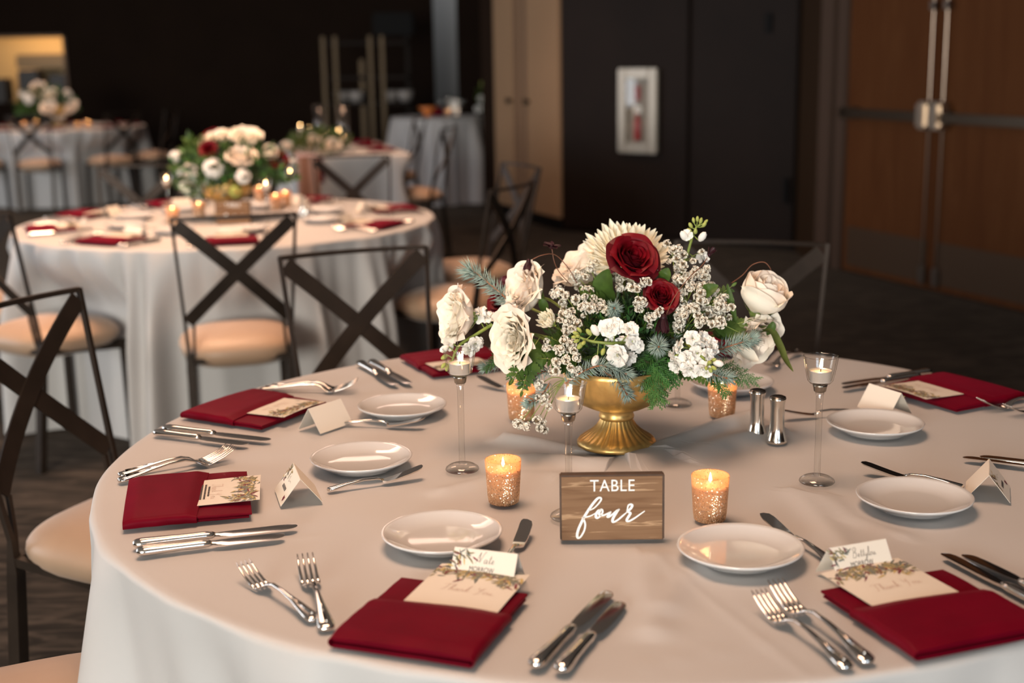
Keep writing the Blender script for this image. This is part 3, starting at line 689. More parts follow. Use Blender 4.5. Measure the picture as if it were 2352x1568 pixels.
# plate
plate_prof = [(0, 0.003), (0.050, 0.003), (0.053, 0.0008), (0.056, 0.0008), (0.059, 0.0035), (0.070, 0.0095), (0.0795, 0.0148), (0.0825, 0.0170), (0.0830, 0.0188), (0.0818, 0.0195), (0.077, 0.0172), (0.066, 0.0116), (0.054, 0.0080), (0.045, 0.0070), (0, 0.0068)]
PLATE = MB().lathe(plate_prof, 72).mesh('bread_plate', PORC)
PL = [((1015, 1228), 'white bread plate left of the wooden sign, behind a place card'), ((1700, 1262), 'white bread plate at the right of the wooden sign, near a place card'),
      ((830, 1055), 'white bread plate left of the left tall glass holder, below another plate'), ((924, 935), 'white bread plate farthest left, beside the blank white place card'),
      ((2010, 975), 'white bread plate at right, behind the tall glass holder'), ((2100, 1145), 'white bread plate at right, below the tall holder, with a knife beneath it'), ((1680, 880), 'white bread plate mostly hidden behind the right side of the flowers')]
for (x, y), lab in PL:
    p = at(x, y, TOP + 0.012); tag(ob('bread_plate', PLATE, None, (p.x, p.y, TOP)), lab, 'plate', 'bread plates')
# fork: handle end at the origin, tines along +x
def fork_meshes():
    st = [(0.000, .006, .0030, .0035), (0.004, .0095, .0036, .0040), (0.012, .0105, .0036, .0050), (0.030, .0085, .0026, .0075), (0.055, .0052, .0022, .0115), (0.085, .0034, .0021, .0150), (0.112, .0030, .0022, .0155), (0.126, .0045, .0021, .0115), (0.134, .0098, .0018, .0065), (0.141, .0122, .0015, .0032), (0.148, .0126, .0014, .0025)]
    secs = [[(x, y, z + zz) for (y, zz) in sup(w, t, 12, 2.6)] for x, w, t, z in st]
    hd_ = MB().loft(secs)
    tn = []
    for k in range(4):
        y0 = (k - 1.5) * 0.0067
        s2 = [(0.1465, .0026, .0013, .0025, y0), (0.156, .0024, .0013, .0038, y0), (0.176, .0019, .0012, .0105, y0 * 1.02), (0.190, .0014, .0010, .0175, y0 * 1.0), (0.199, .0007, .0006, .0230, y0 * 0.98)]
        tn.append(MB().loft([[(x, yy + y, z + zz) for (y, zz) in sup(w, t, 8, 2.6)] for x, w, t, z, yy in s2]))
    rib = MB().tube([(0.012, 0, 0.0094), (0.035, 0, 0.0108), (0.062, 0, 0.0148)], [0.0022, 0.0016, 0.0006], 6)
    return hd_.mesh('handle', STEEL), [m.mesh('tine', STEEL) for m in tn], rib.mesh('ridge', STEEL)
FK_H, FK_T, FK_R = fork_meshes()
def fork(label, a, b, L=0.199, sc=None):
    M, l = pose(a, b); s = sc or L / 0.199
    t = thing('fork', label, 'fork', M=M @ Matrix.Scale(s, 4), group='forks on the nearest table')
    ob('handle', FK_H, t); ob('ridge', FK_R, t)
    for m in FK_T: ob('tine', m, t)
    return t
fork('left fork of the crossing pair at the bottom, beside the bottom centre napkin', (725, 1418), (552, 1302), 0.185)
fork('right fork of the crossing pair at the bottom, handle nearest the bottom centre napkin', (752, 1440), (697, 1280))
fork('lower left fork of the pair beside the lower right napkin', (1950, 1528), (1743, 1375), 0.185)
fork('upper right fork of the pair beside the lower right napkin', (1998, 1515), (1765, 1342))
fork('rear fork of the pair lying above the left front napkin', (272, 1087), (505, 1040), 0.185)
fork('front fork of the pair lying above the left front napkin', (272, 1100), (540, 1040))
fork('rear fork of the pair behind the napkin by the blank white place card', (614, 886), (775, 882), 0.185)
fork('front fork of the pair behind the napkin by the blank white place card', (597, 891), (786, 889))
fork('left fork of the pair in front of the far right napkin', (2452, 912), (2212, 936))
fork('right fork of the pair in front of the far right napkin, cut by the edge', (2500, 925), (2262, 949), 0.185)
fork('fork half hidden behind the flowers at the far edge of the table', (1836, 805), (1766, 838))
# table knife: handle end at the origin, blade along +x, lying on its side
def knife_meshes(L, k):
    st = [(0.0, .004, .003), (0.004, .0085, .0055), (0.012, .0100, .0066), (0.035, .0085, .0060), (0.070, .0068, .0052), (0.096, .0072, .0054), (0.106, .0066, .0046), (0.111, .0048, .0026)]
    hd_ = MB().loft([[(x * k, y, 0.0068 + zz) for (y, zz) in sup(w, t, 16, 2.3)] for x, w, t in st])
    e = L
    bl = [(0.110 * k, -.0035, .0045, .0016), (0.118 * k, -.0085, .0060, .0014), (0.135 * k, -.0105, .0072, .0013), (0.160 * k, -.0112, .0078, .0012), (e - 0.030, -.0112, .0080, .0010), (e - 0.012, -.0100, .0078, .0008), (e - 0.005, -.0072, .0070, .0006), (e - .0015, -.0040, .0055, .0005), (e, -.0005, .0035, .0004)]
    b = MB().loft([[(x, lo, 0.0055), (x, (lo + hi) / 2 - .001, 0.0055 + t), (x, hi, 0.0055 + t * 1.2), (x, hi, 0.0055 - t * 1.2), (x, (lo + hi) / 2 - .001, 0.0055 - t)] for x, lo, hi, t in bl])
    return hd_.mesh('handle', STEEL), b.mesh('blade', STEEL, 25)
KN_A = knife_meshes(0.225, 1.0); KN_B = knife_meshes(0.199, 0.9)
def knife(label, a, b, big=True, tilt=0):
    M, l = pose(a, b); m = KN_A if big else KN_B
    t = thing('table_knife', label, 'knife', M=M @ Matrix.Rotation(tilt, 4, 'X'), group='knives on the nearest table')
    ob('handle', m[0], t); ob('blade', m[1], t); return t
knife('left, larger knife at the bottom centre, right of the bottom centre napkin', (1225, 1530), (1393, 1355))
knife('right, smaller knife at the bottom centre, right of the bottom centre napkin', (1285, 1540), (1420, 1382), False)
knife('larger knife lying in front of the left front napkin', (305, 1250), (680, 1200))
knife('smaller knife lying nearest in front of the left front napkin', (313, 1268), (650, 1222), False)
knife('rear knife of the pair below the napkin by the blank white card', (375, 982), (620, 1004))
knife('front knife of the pair below the napkin by the blank white card', (355, 992), (570, 1014), False)
knife('left knife of the pair at the back edge, before the far chair', (825, 832), (912, 880))
knife('right knife of the pair at the back edge, beside the half hidden napkin', (852, 830), (951, 881))
knife('rear knife of the pair left of the far right napkin', (2138, 852), (1946, 875))
knife('front knife of the pair left of the far right napkin', (2112, 862), (1947, 884), False)
knife('left knife of the pair right of the lower right napkin', (2455, 1422), (2166, 1262))
knife('right knife of the pair right of the lower right napkin, cut by the edge', (2490, 1402), (2228, 1272), False)
knife('lower knife tip entering at the right edge, behind a folded place card', (2560, 1095), (2296, 1054))
knife('upper knife tip entering at the right edge, behind a folded place card', (2560, 1082), (2330, 1050), False)
# butter spreader
def spreader_meshes():
    st = [(0.0, .0042, .0022, .0030), (0.004, .0068, .0028, .0036), (0.012, .0072, .0028, .0045), (0.030, .0048, .0024, .0075), (0.058, .0030, .0021, .0105), (0.080, .0027, .0020, .0095), (0.090, .0036, .0020, .0062)]
    hd_ = MB().loft([[(x, y, z + zz) for (y, zz) in sup(w, t, 12, 2.3)] for x, w, t, z in st])
    bl = [(0.088, -.0042, .0042, .0060, .0018), (0.094, -.0082, .0080, .0050, .0015), (0.110, -.0095, .0088, .0075, .0012), (0.130, -.0095, .0090, .0120, .0011), (0.145, -.0088, .0095, .0158, .0010), (0.153, -.0060, .0090, .0180, .0008), (0.157, .0010, .0070, .0190, .0005)]
    b = MB().loft([[(x, lo, z), (x, hi, z), (x, hi, z - 2 * t), (x, lo, z - 2 * t)] for x, lo, hi, z, t in bl])
    return hd_.mesh('handle', STEEL), b.mesh('blade', STEEL, 30)
SP = spreader_meshes()
def spreader(label, a, b):
    M, l = pose(a, b)
    t = thing('butter_spreader', label, 'butter knife', M=M, group='butter spreaders on the nearest table')
    ob('handle', SP[0], t); ob('blade', SP[1], t)
def spreader_from_tip(label, tip, toward):
    p = at(*tip, TOP + 0.015); q = at(*toward, TOP + 0.006); d = (p - q).normalized(); h = p - d * 0.157
    t = thing('butter_spreader', label, 'butter knife', M=Matrix.Translation((h.x, h.y, TOP)) @ Matrix.Rotation(atan2(d.y, d.x), 4, 'Z'), group='butter spreaders on the nearest table')
    ob('handle', SP[0], t); ob('blade', SP[1], t)
spreader_from_tip('butter spreader with a dark mirroring blade, left of the wooden sign', (1213, 1198), (1165, 1285))
spreader('butter spreader in front of the plate beside the left tall holder', (752, 1120), (970, 1082))
spreader('butter spreader between the two plates at left, by the blank white card', (784, 967), (945, 970))
spreader_from_tip('butter spreader between the right front plate and a place card', (1755, 1183), (1895, 1275))
spreader('butter spreader passing under the middle right plate', (2214, 1113), (1984, 1072))
spreader('butter spreader behind the right tall holder, left of a plate', (1975, 940), (1834, 948))
spreader('butter spreader at the back, left of the rear votive', (1230, 905), (1138, 880))
# salt and pepper
def shaker(label, px):
    p = at(*px); t = thing('shaker', label, 'shaker', (p.x, p.y, TOP), 0, 'silver shakers')
    ob('body', MB().lathe([(0, 0.0), (.0175, 0.0), (.0178, .003), (.0168, .006), (.0140, .016), (.0125, .023), (.0122, .030), (.0118, .060), (.0125, .070), (.0140, .0755), (.0140, .0780), (0.0125, .0785)], 28).mesh('body', SILVER), t)
    ob('lid', MB().lathe([(.0132, .0786), (.0134, .0800), (.010, .0815), (0, .0820)], 28).mesh('lid', DARKSTEEL), t)
shaker('left, rear silver shaker right of the flower bowl', (1738, 998)); shaker('right, front silver shaker right of the flower bowl', (1784, 1015))
# tall glass tealight holders
def flame_mesh(s=1.0):
    return MB().lathe([(0.0001, 0), (.0022 * s, .003 * s), (.0030 * s, .006 * s), (.0022 * s, .011 * s), (.0010 * s, .016 * s), (.0001, .020 * s)], 10).mesh('flame', FLAME)
FL_ = flame_mesh(0.72)
H_GLASS_CUP = MB().lathe([(0, .1560), (.008, .1560), (.0105, .1562), (.0155, .1580), (.0195, .1625), (.0215, .172), (.0245, .188), (.0262, .1985), (.0270, .2000), (.0262, .2003), (.0240, .1980), (.0220, .186), (.0192, .171), (.0172, .1632), (.0130, .1600), (0, .1596)], 40).mesh('glass_cup', GLASS)
H_SOCK = MB().lathe([(0, .1440), (.0075, .1440), (.0092, .1455), (.0108, .1535), (.0112, .1558), (0, .1558)], 28).mesh('socket', PEWTER)
H_STEM = MB().lathe([(.0055, .0115), (.0049, .016), (.0047, .05), (.0048, .10), (.0054, .138), (.0068, .1438), (0, .1438)], 20).mesh('stem', GLASS_STEM)
H_BASE = MB().lathe([(0, .0005), (.0260, .0005), (.0272, .002), (.0262, .0048), (.021, .0085), (.014, .0110), (.0056, .0114), (0, .0114)], 40).mesh('base', GLASS_STEM)
T_CUP = MB().lathe([(0, .1602), (.0155, .1602), (.0165, .1612), (.0168, .1770), (.0172, .1776), (.0164, .1778), (.0160, .1750), (0, .1748)], 32).mesh('cup', ALU)
T_WAX = MB().lathe([(0.0158, .1750), (.0150, .1762), (.004, .1756), (0, .1754)], 24).mesh('wax', WAX)
T_WICK = MB().tube([(0, 0, .1752), (.0004, 0, .1805)], .0006, 6).mesh('wick', WICK)
def holder(label, tlabel, loc, group, lit=True, lamp=0.03):
    t = thing('tealight_holder', label, 'candle holder', loc, 0, group)
    ob('base', H_BASE, t); ob('stem', H_STEM, t); ob('socket', H_SOCK, t, label='dark metal socket'); ob('glass_cup', H_GLASS_CUP, t)
    c = thing('tealight', tlabel, 'candle', loc, 0, 'tealights in the tall holders')
    ob('cup', T_CUP, c); ob('wax', T_WAX, c); ob('wick', T_WICK, c)
    if lit: ob('flame', FL_, c, (0, 0, .1800))
G_H = 'tall glass tealight holders'
for lab, tl, px in (('tall glass tealight holder left of the flowers', 'lit tealight in the left tall holder', (1062, 1079)), ('tall glass tealight holder standing behind the wooden sign', 'lit tealight in the holder behind the wooden sign', (1307, 1188)),
                    ('tall glass tealight holder at the right, before a plate', 'lit tealight in the right tall holder', (1876, 1107)), ('tall glass tealight holder hidden behind the bowl, only its foot showing', 'tealight in the holder hidden behind the bowl', (1556, 930))):
    p = at(*px); holder(lab, tl, (p.x, p.y, TOP), G_H)
# glitter votives
V_GLASS = MB().lathe([(0, .0004), (.0205, .0004), (.0225, .002), (.0240, .012), (.0262, .050), (.0272, .0665), (.0266, .0675), (.0256, .0665), (.0246, .050), (.0225, .014), (.0205, .006), (0, .005)], 44).mesh('glass', VOTIVE)
V_WAX = MB().lathe([(0, .0055), (.0200, .0062), (.0222, .014), (.0240, .051), (.0232, .0525), (.006, .0515), (0, .0512)], 28).mesh('wax', WAXW)
V_WICK = MB().tube([(0, 0, .051), (.0005, 0, .0555)], .0007, 6).mesh('wick', WICK)
V_FL = flame_mesh(0.8)
def votive(label, loc, group, e=0.10):
    t = thing('votive_candle', label, 'candle', loc, 0, group)
    ob('glass', V_GLASS, t); ob('wax', V_WAX, t); ob('wick', V_WICK, t); ob('flame', V_FL, t, (0, 0, .0545))
    if e:
        l = bpy.data.lights.new('candle_light', 'POINT'); l.energy = e; l.color = (1, 0.62, 0.34); l.shadow_soft_size = 0.006
        o = bpy.data.objects.new('candle_light', l); COL.objects.link(o); o.parent = t; o.location = (0, 0, .063)
    return t
for lab, px in (('gold glitter votive left of the wooden sign', (1157, 1153)), ('gold glitter votive at the right of the wooden sign', (1630, 1193)), ('gold glitter votive at left rear, under the hanging white florets', (1198, 962)), ('gold glitter votive at right rear, beside the shakers', (1658, 955))):
    p = at(*px); votive(lab, (p.x, p.y, TOP), 'gold glitter votives')

# ------------------------------------------------------------------ lettering, cards, napkins, sign
def ribbon(mb, pts, w, M, mi=0, k=6, taper=True):
    """a flat brush stroke in the x-y plane of M"""
    q = crom([(p[0], p[1], 0) for p in pts], k) if len(pts) > 2 else [Vector((p[0], p[1], 0)) for p in pts]
    n = len(q); vs = []
    for i in range(n):
        d = (q[min(i + 1, n - 1)] - q[max(i - 1, 0)]); d = d.normalized() if d.length > 1e-9 else Vector((1, 0, 0)); nn = Vector((-d.y, d.x, 0))
        ww = w * (0.55 + 0.45 * min(1, 6 * i / n, 6 * (n - 1 - i) / n)) if taper else w
        if taper: ww *= 0.75 + 0.35 * max(0, -d.y)
        vs += [q[i] + nn * ww / 2, q[i] - nn * ww / 2]
    fs = [(2 * i, 2 * i + 1, 2 * i + 3, 2 * i + 2) for i in range(n - 1)]
    mb.add(vs, fs, M, mi)
def font_mesh(txt, name, material, width, spacing=1.0, weight=0.0):
    cu = bpy.data.curves.new(name, 'FONT'); cu.body = txt; cu.size = 1; cu.space_character = spacing; cu.offset = weight; cu.align_x = 'LEFT'
    o = bpy.data.objects.new(name, cu); COL.objects.link(o)
    dg = bpy.context.evaluated_depsgraph_get(); me = bpy.data.meshes.new_from_object(o.evaluated_get(dg))
    bpy.data.objects.remove(o); bpy.data.curves.remove(cu)
    xs = [v.co.x for v in me.vertices]; x0, x1 = min(xs), max(xs); s = width / (x1 - x0)
    for v in me.vertices: v.co = Vector(((v.co.x - x0) * s, v.co.y * s, 0))
    me.materials.clear(); me.materials.append(material); me.name = name
    return me, s
# ---- the wooden sign
pa = at(1287, 1243); pb = at(1526, 1240); ang = atan2((pb - pa).y, (pb - pa).x); SW = (pb - pa).length; SH = 0.0925; ST = 0.019
Ms = Matrix.Translation((pa.x, pa.y, TOP + 0.0005)) @ Matrix.Rotation(ang, 4, 'Z') @ Matrix.Rotation(-0.03, 4, 'X')
sg = thing('table_sign', 'small stained wooden block sign that reads TABLE four', 'sign', M=Ms)
ob('board', MB().box(0, SW, 0, ST, 0, SH, bev=0.0016).mesh('board', SIGNEDGE, 30), sg, label='dark stained edges of the block')
ob('front_face', MB().box(0.0022, SW - 0.0032, -0.0004, 0.001, 0.0014, SH - 0.0018).mesh('front_face', SIGNW, flat=True), sg, label='grained face of the block')
Mf = Matrix(((1, 0, 0, 0), (0, 0, 1, -0.0008), (0, 1, 0, 0), (0, 0, 0, 1)))
me, s = font_mesh('TABLE', 'lettering', WHITEPAINT, SW * 0.425, 1.08)
cap = max(v.co.y for v in me.vertices); k = SH * 0.175 / cap
for v in me.vertices: v.co = Mf @ Vector((v.co.x + SW * 0.288, v.co.y * k + SH * 0.760, 0))
ob('printed_word', me, sg)
def sx(X, Y): return ((X - 150) / 2040 * (SW - 0.005) + 0.0022, (1500 - Y) / 1310 * (SH - 0.003) + 0.0014)
mb = MB()
for st in ([(690, 890), (800, 840), (900, 740), (950, 660), (930, 622), (870, 645), (780, 750), (690, 880), (610, 1010), (545, 1140), (485, 1280), (458, 1400), (482, 1458), (535, 1425), (600, 1310), (625, 1190), (605, 1090), (575, 1035), (640, 1022), (740, 995), (830, 945)],
           [(960, 880), (900, 880), (850, 950), (845, 1020), (875, 1045), (930, 1000), (978, 925), (965, 870), (925, 890), (905, 945), (935, 988), (1010, 985), (1090, 945), (1150, 910)],
           [(1150, 910), (1110, 965), (1080, 1020), (1110, 1022), (1180, 970), (1260, 900), (1320, 860)], [(1320, 860), (1250, 950), (1195, 1040), (1178, 1110), (1205, 1132), (1290, 1085), (1390, 1000), (1465, 935)],
           [(1465, 935), (1480, 860), (1500, 790), (1545, 768), (1575, 792), (1550, 850), (1490, 915), (1540, 950), (1510, 1010), (1470, 1080), (1475, 1115), (1520, 1115), (1620, 1060), (1740, 975), (1830, 910)]):
    ribbon(mb, [sx(*p) for p in st], 0.0033, Mf)
ob('painted_word', mb.mesh('painted_word', WHITEPAINT, flat=True), sg)

# ---- printed sprays and script
def leaf2(mb, x, y, a, l, w, mi, M):
    c, s = cos(a), sin(a); P = [(0, 0), (0.3 * l, w / 2), (0.65 * l, 0.4 * w), (l, 0), (0.65 * l, -0.4 * w), (0.3 * l, -w / 2)]
    mb.add([(x + px * c - py * s, y + px * s + py * c, 0) for px, py in P], [(0, 1, 2, 3, 4, 5)], M, mi)
PRINT = [P_OLIVE, P_GREY, P_YELL, P_WINE]
def garland(M, w, h, seed, curve=None):
    """the spray of leaves and berries printed along the top of the thank-you card (x 0..w, y 0..h)"""
    rnd = random.Random(seed); mb = MB()
    for i in range(170):
        x = rnd.uniform(0.02, 0.98) * w; q = x / w
        base = h * (0.84 - 0.10 * (1 - abs(2 * q - 1))) + rnd.gauss(0, 0.10) * h
        if q > 0.74 or q < 0.12: base -= rnd.random() * 0.30 * h
        leaf2(mb, x, base, rnd.choice((0.2, -0.3, 3.0, -2.6, -1.2, -1.9)) + rnd.gauss(0, 0.35), rnd.uniform(.08, .17) * w, rnd.uniform(.016, .034) * w, rnd.choice((0, 0, 0, 1, 1, 1, 2, 2, 3)), M)
    for cx, cy in ((0.25, 0.72), (0.60, 0.70), (0.42, .68), (0.82, .6)):
        for i in range(7): leaf2(mb, cx * w + rnd.gauss(0, .016) * w, cy * h + rnd.gauss(0, .03) * h, rnd.uniform(0, 6), .022 * w, .02 * w, 3, M)
    for q in (0.80, 0.84):
        ribbon(mb, [(q * w, .85 * h), ((q + .02) * w, .62 * h), ((q + .01) * w, .40 * h)], .0007, M, 0)
    for i in range(12):
        y = h * (0.82 - 0.04 * i); leaf2(mb, .825 * w, y, -1.57 + (0.9 if i % 2 else -0.9), .07 * w, .017 * w, i % 3, M)
    return mb
def wreath(M, w, h, seed):
    """the corner spray of a place card: x 0..w from its left end, y 0 down to -h"""
    rnd = random.Random(seed); mb = MB()
    for i in range(34):
        q = rnd.random(); x, y = (0.02 + 0.30 * q, -0.12 - rnd.random() * .12) if rnd.random() < .6 else (0.02 + .10 * rnd.random(), -0.12 - 0.42 * q)
        leaf2(mb, x * w, y * h, rnd.uniform(-0.7, 0.7) + rnd.choice((0, -1.2, 2.6)), rnd.uniform(.08, .14) * w, .024 * w, rnd.choice((0, 0, 1, 2, 3)), M)
    return mb
LET = {  # script capitals and letters on a 1 x 1 body, (width, strokes)
    'N': (0.8, [[(.05, -.05), (.15, .35), (.32, .95), (.36, 1.0)], [(.36, 1.0), (.34, .6), (.42, .05)], [(.42, .05), (.55, .5), (.75, 1.05), (.85, 1.0)]]),
    'a': (.42, [[(.32, .32), (.15, .36), (.05, .15), (.12, .0), (.25, .1), (.34, .34), (.30, .08), (.38, .0), (.46, .08)]]),
    't': (.30, [[(.05, .1), (.18, .4), (.22, .75), (.16, .3), (.18, .02), (.32, .1)], [(.05, .5), (.32, .53)]]),
    'e': (.34, [[(.02, .08), (.18, .16), (.26, .28), (.18, .36), (.10, .2), (.14, .02), (.36, .1)]]),
    'B': (.7, [[(.12, -.1), (.2, .4), (.32, .95)], [(.10, .8), (.35, 1.08), (.58, .98), (.5, .68), (.3, .55), (.55, .48), (.55, .12), (.3, -.05), (.14, .08)]]),
    'y': (.38, [[(.04, .34), (.10, .06), (.2, .05), (.32, .34)], [(.32, .34), (.26, -.1), (.14, -.45), (.04, -.38), (.18, -.12), (.42, .12)]]),
    'l': (.26, [[(.02, .08), (.2, .5), (.26, .9), (.2, .98), (.12, .6), (.12, .1), (.2, 0), (.3, .1)]]),
    'o': (.36, [[(.24, .34), (.1, .32), (.05, .1), (.14, 0), (.27, .14), (.24, .34), (.40, .28)]]),
    'u': (.42, [[(.04, .34), (.06, .06), (.16, .02), (.28, .34)], [(.28, .34), (.28, .06), (.36, 0), (.46, .1)]]),
    'T': (.75, [[(.1, .85), (.3, 1.0), (.6, .92), (.9, 1.05)], [(.52, .95), (.45, .4), (.36, .02), (.15, .05)]]),
    'h': (.42, [[(.04, .0), (.2, .6), (.26, .95), (.18, .9), (.1, .3), (.08, 0)], [(.08, .1), (.22, .36), (.3, .25), (.28, .04), (.44, .08)]]),
    'n': (.44, [[(.05, .33), (.07, 0)], [(.07, .12), (.2, .36), (.3, .26), (.3, .04), (.46, .08)]]),
    'k': (.42, [[(.04, .0), (.2, .6), (.25, .95), (.16, .9), (.1, .3), (.08, 0)], [(.32, .36), (.12, .18), (.26, .06), (.44, .06)]]),
    'Y': (.7, [[(.08, .95), (.2, .6), (.34, .55), (.55, 1.0)], [(.55, 1.0), (.4, .3), (.25, -.2), (.1, -.15)]]), ' ': (.35, [])}
def script(mb, txt, x, y, size, M, w, mi=0, slant=.12):
    for c in txt:
        wd_, ss = LET[c]
        for st in ss: ribbon(mb, [(x + (px + slant * py) * size, y + py * size) for px, py in st], w, M, mi, 4)
        x += wd_ * size
    return x
# ---- place cards: folded tents
CARD_L, CARD_P, TH = 0.085, 0.050, 0.0005
def place_card(label, a, b, first=None, last=None, spread=0.027, printed=True, flip=False):
    """ridge from pixel a to pixel b; the printed side is the local -y side"""
    zr = sqrt(CARD_P ** 2 - spread ** 2); p = at(*a, TOP + zr); q = at(*b, TOP + zr); d = q - p; m = (p + q) / 2
    M = Matrix.Translation((m.x, m.y, TOP + 0.0004)) @ Matrix.Rotation(atan2(d.y, d.x) + (pi if flip else 0), 4, 'Z')
    t = thing('place_card', label, 'place card', M=M, group='folded place cards')
    L2 = CARD_L / 2; slope = atan2(zr, spread)
    for s, nm in ((-1, 'front_panel'), (1, 'rear_panel')):
        mb = MB(); nrm = Vector((0, s * sin(slope), cos(slope))) * TH
        A = [Vector((-L2, s * spread, 0)), Vector((L2, s * spread, 0)), Vector((L2, 0, zr)), Vector((-L2, 0, zr))]
        mb.add(A + [v + nrm for v in A], [(0, 1, 2, 3), (7, 6, 5, 4), (0, 4, 5, 1), (1, 5, 6, 2), (2, 6, 7, 3), (3, 7, 4, 0)])
        ob(nm, mb.mesh(nm, PAPER, flat=True), t)
    # frame of the front panel: x along the ridge, y up the slope, origin at the upper left
    yv = Vector((0, spread, zr)).normalized(); nv = Vector((0, -zr, spread)).normalized()
    Mp = Matrix(((1, 0, 0, -L2), (0, yv.y, nv.y, 0), (0, yv.z, nv.z, zr), (0, 0, 0, 1))) @ Matrix.Translation((0, 0, TH + 0.0004))
    if printed:
        ob('printed_spray', wreath(Mp, CARD_L, CARD_P, len(label)).mesh('printed_spray', PRINT, flat=True), t)
        mb = MB()
        if first:
            script(mb, first, (.031 if len(first) < 6 else .029), -.0170, .0135 if len(first) < 6 else .0115, Mp, .0006)
            ob('handwritten_name', mb.mesh('handwritten_name', INK, flat=True), t)
            me, s = font_mesh(last, 'surname', INK, .033, 1.0); kk = .0062 / max(v.co.y for v in me.vertices)
            for v in me.vertices: v.co = Mp @ Vector((v.co.x + .0245, v.co.y * kk - .0280, 0))
            ob('surname', me, t)
        else:
            rr = random.Random(len(label)); mm = MB()
            ribbon(mm, [(.030, -.020), (.036, -.012), (.040, -.020), (.048, -.017), (.056, -.019)], .0006, Mp)
            for k in range(5): mm.add([(.026 + .006 * k, -.034, 0), (.030 + .006 * k, -.034, 0), (.030 + .006 * k, -.0285, 0), (.026 + .006 * k, -.0285, 0)], [(0, 1, 2, 3)], Mp)
            ob('printed_name', mm.mesh('printed_name', INK, flat=True), t)
            l2 = MB(); leaf2(l2, .070, -.044, .9, .010, .007, 0, Mp); leaf2(l2, .072, -.042, 2.2, .008, .006, 0, Mp)
            ob('printed_mark', l2.mesh('printed_mark', P_WINE, flat=True), t)
    return t
place_card('cream folded place card with handwritten name, behind the bottom centre napkin', (1045, 1256), (1190, 1273), 'Nate', 'MORROW')
place_card('cream folded place card with handwritten name, behind the lower right napkin', (1905, 1259), (2032, 1238), 'Bettylou', 'MORROW')
place_card('folded place card at left between the front napkin and a plate, seen end-on', (675, 1066), (689, 1099), spread=0.031)
place_card('blank-looking white folded card beside the second left napkin', (709, 939), (781, 916), flip=True)
place_card('blank-looking cream folded card at the far right beside a napkin', (1998, 881), (2069, 903), flip=True)
place_card('folded place card near the right edge, beside the middle right plate', (2272, 1093), (2272, 1054), spread=0.031)
# ---- pocket-folded napkins with thank-you cards
def stadium(hx, z0, z1, n=7, infl=0.0):
    r = (z1 - z0) / 2; out = []
    for i in range(n + 1): a = -pi / 2 + pi * i / n; out.append((hx - r + r * cos(a), (z0 + z1) / 2 + r * sin(a)))
    for i in range(1, 6): q = 1 - 2 * i / 6; out.append((q * (hx - r), z1 + infl * (1 - q * q)))
    for i in range(n + 1): a = pi / 2 + pi * i / n; out.append((-(hx - r) + r * cos(a), (z0 + z1) / 2 + r * sin(a)))
    for i in range(1, 6): q = -1 + 2 * i / 6; out.append((q * (hx - r), z0))
    return out
def napkin_meshes(seed, w, l, skew, cover):
    rnd = random.Random(seed)
    def layer(z0, z1, y0, y1, hx, nm, infl=0.0, n=22, hollow=None, sk0=0, sk1=0):
        secs = []
        for k in range(n + 1):
            q = k / n; ee = 0.75 + 0.25 * min(1, 7 * q, 7 * (1 - q))
            zz1 = z0 + (z1 - z0) * ee
            secs.append([(x + 0.0012 * noise.noise(Vector((q * 5, seed, x * 9))), y0 + (y1 - y0) * q + (sk0 * (1 - q) + sk1 * q) * (x / hx), z0 + (z - z0) * (0.85 + 0.15 * ee) + 0.0010 * noise.noise(Vector((x * 18, q * 4 + seed, z0 * 50)))) for x, z in stadium(hx, z0, zz1, 6, infl)])
        mb = MB()
        if hollow is None: mb.loft(secs)
        else:
            inner = [[(x * (1 - hollow / hx), y, z0 + hollow * .4 + (z - z0) * (1 - 1.6 * hollow / (z1 - z0))) for x, y, z in s_] for s_ in secs]
            mb.loft(secs, cap=False); mb.loft(inner[::-1], cap=False)
            m = len(secs[0])
            for A, B in ((secs[-1], inner[-1]), (inner[0], secs[0])):
                mb.add(A + B, [(i, (i + 1) % m, m + (i + 1) % m, m + i) for i in range(m)])
        return mb.mesh(nm, NAPK, 50)
    hw = w / 2
    a = layer(0.0008, 0.0055, -l / 2, l / 2 - 0.004, hw - 0.002, 'lower_fold')
    b = layer(0.0057, 0.0105, -l / 2 + 0.004, l / 2, hw - 0.001, 'upper_fold', 0.0008)
    c = layer(0.0003, 0.0165, -l / 2 - 0.001, -l / 2 + l * cover, hw + 0.003, 'pocket', 0.0022, 22, 0.0016, 0, skew)
    return a, b, c
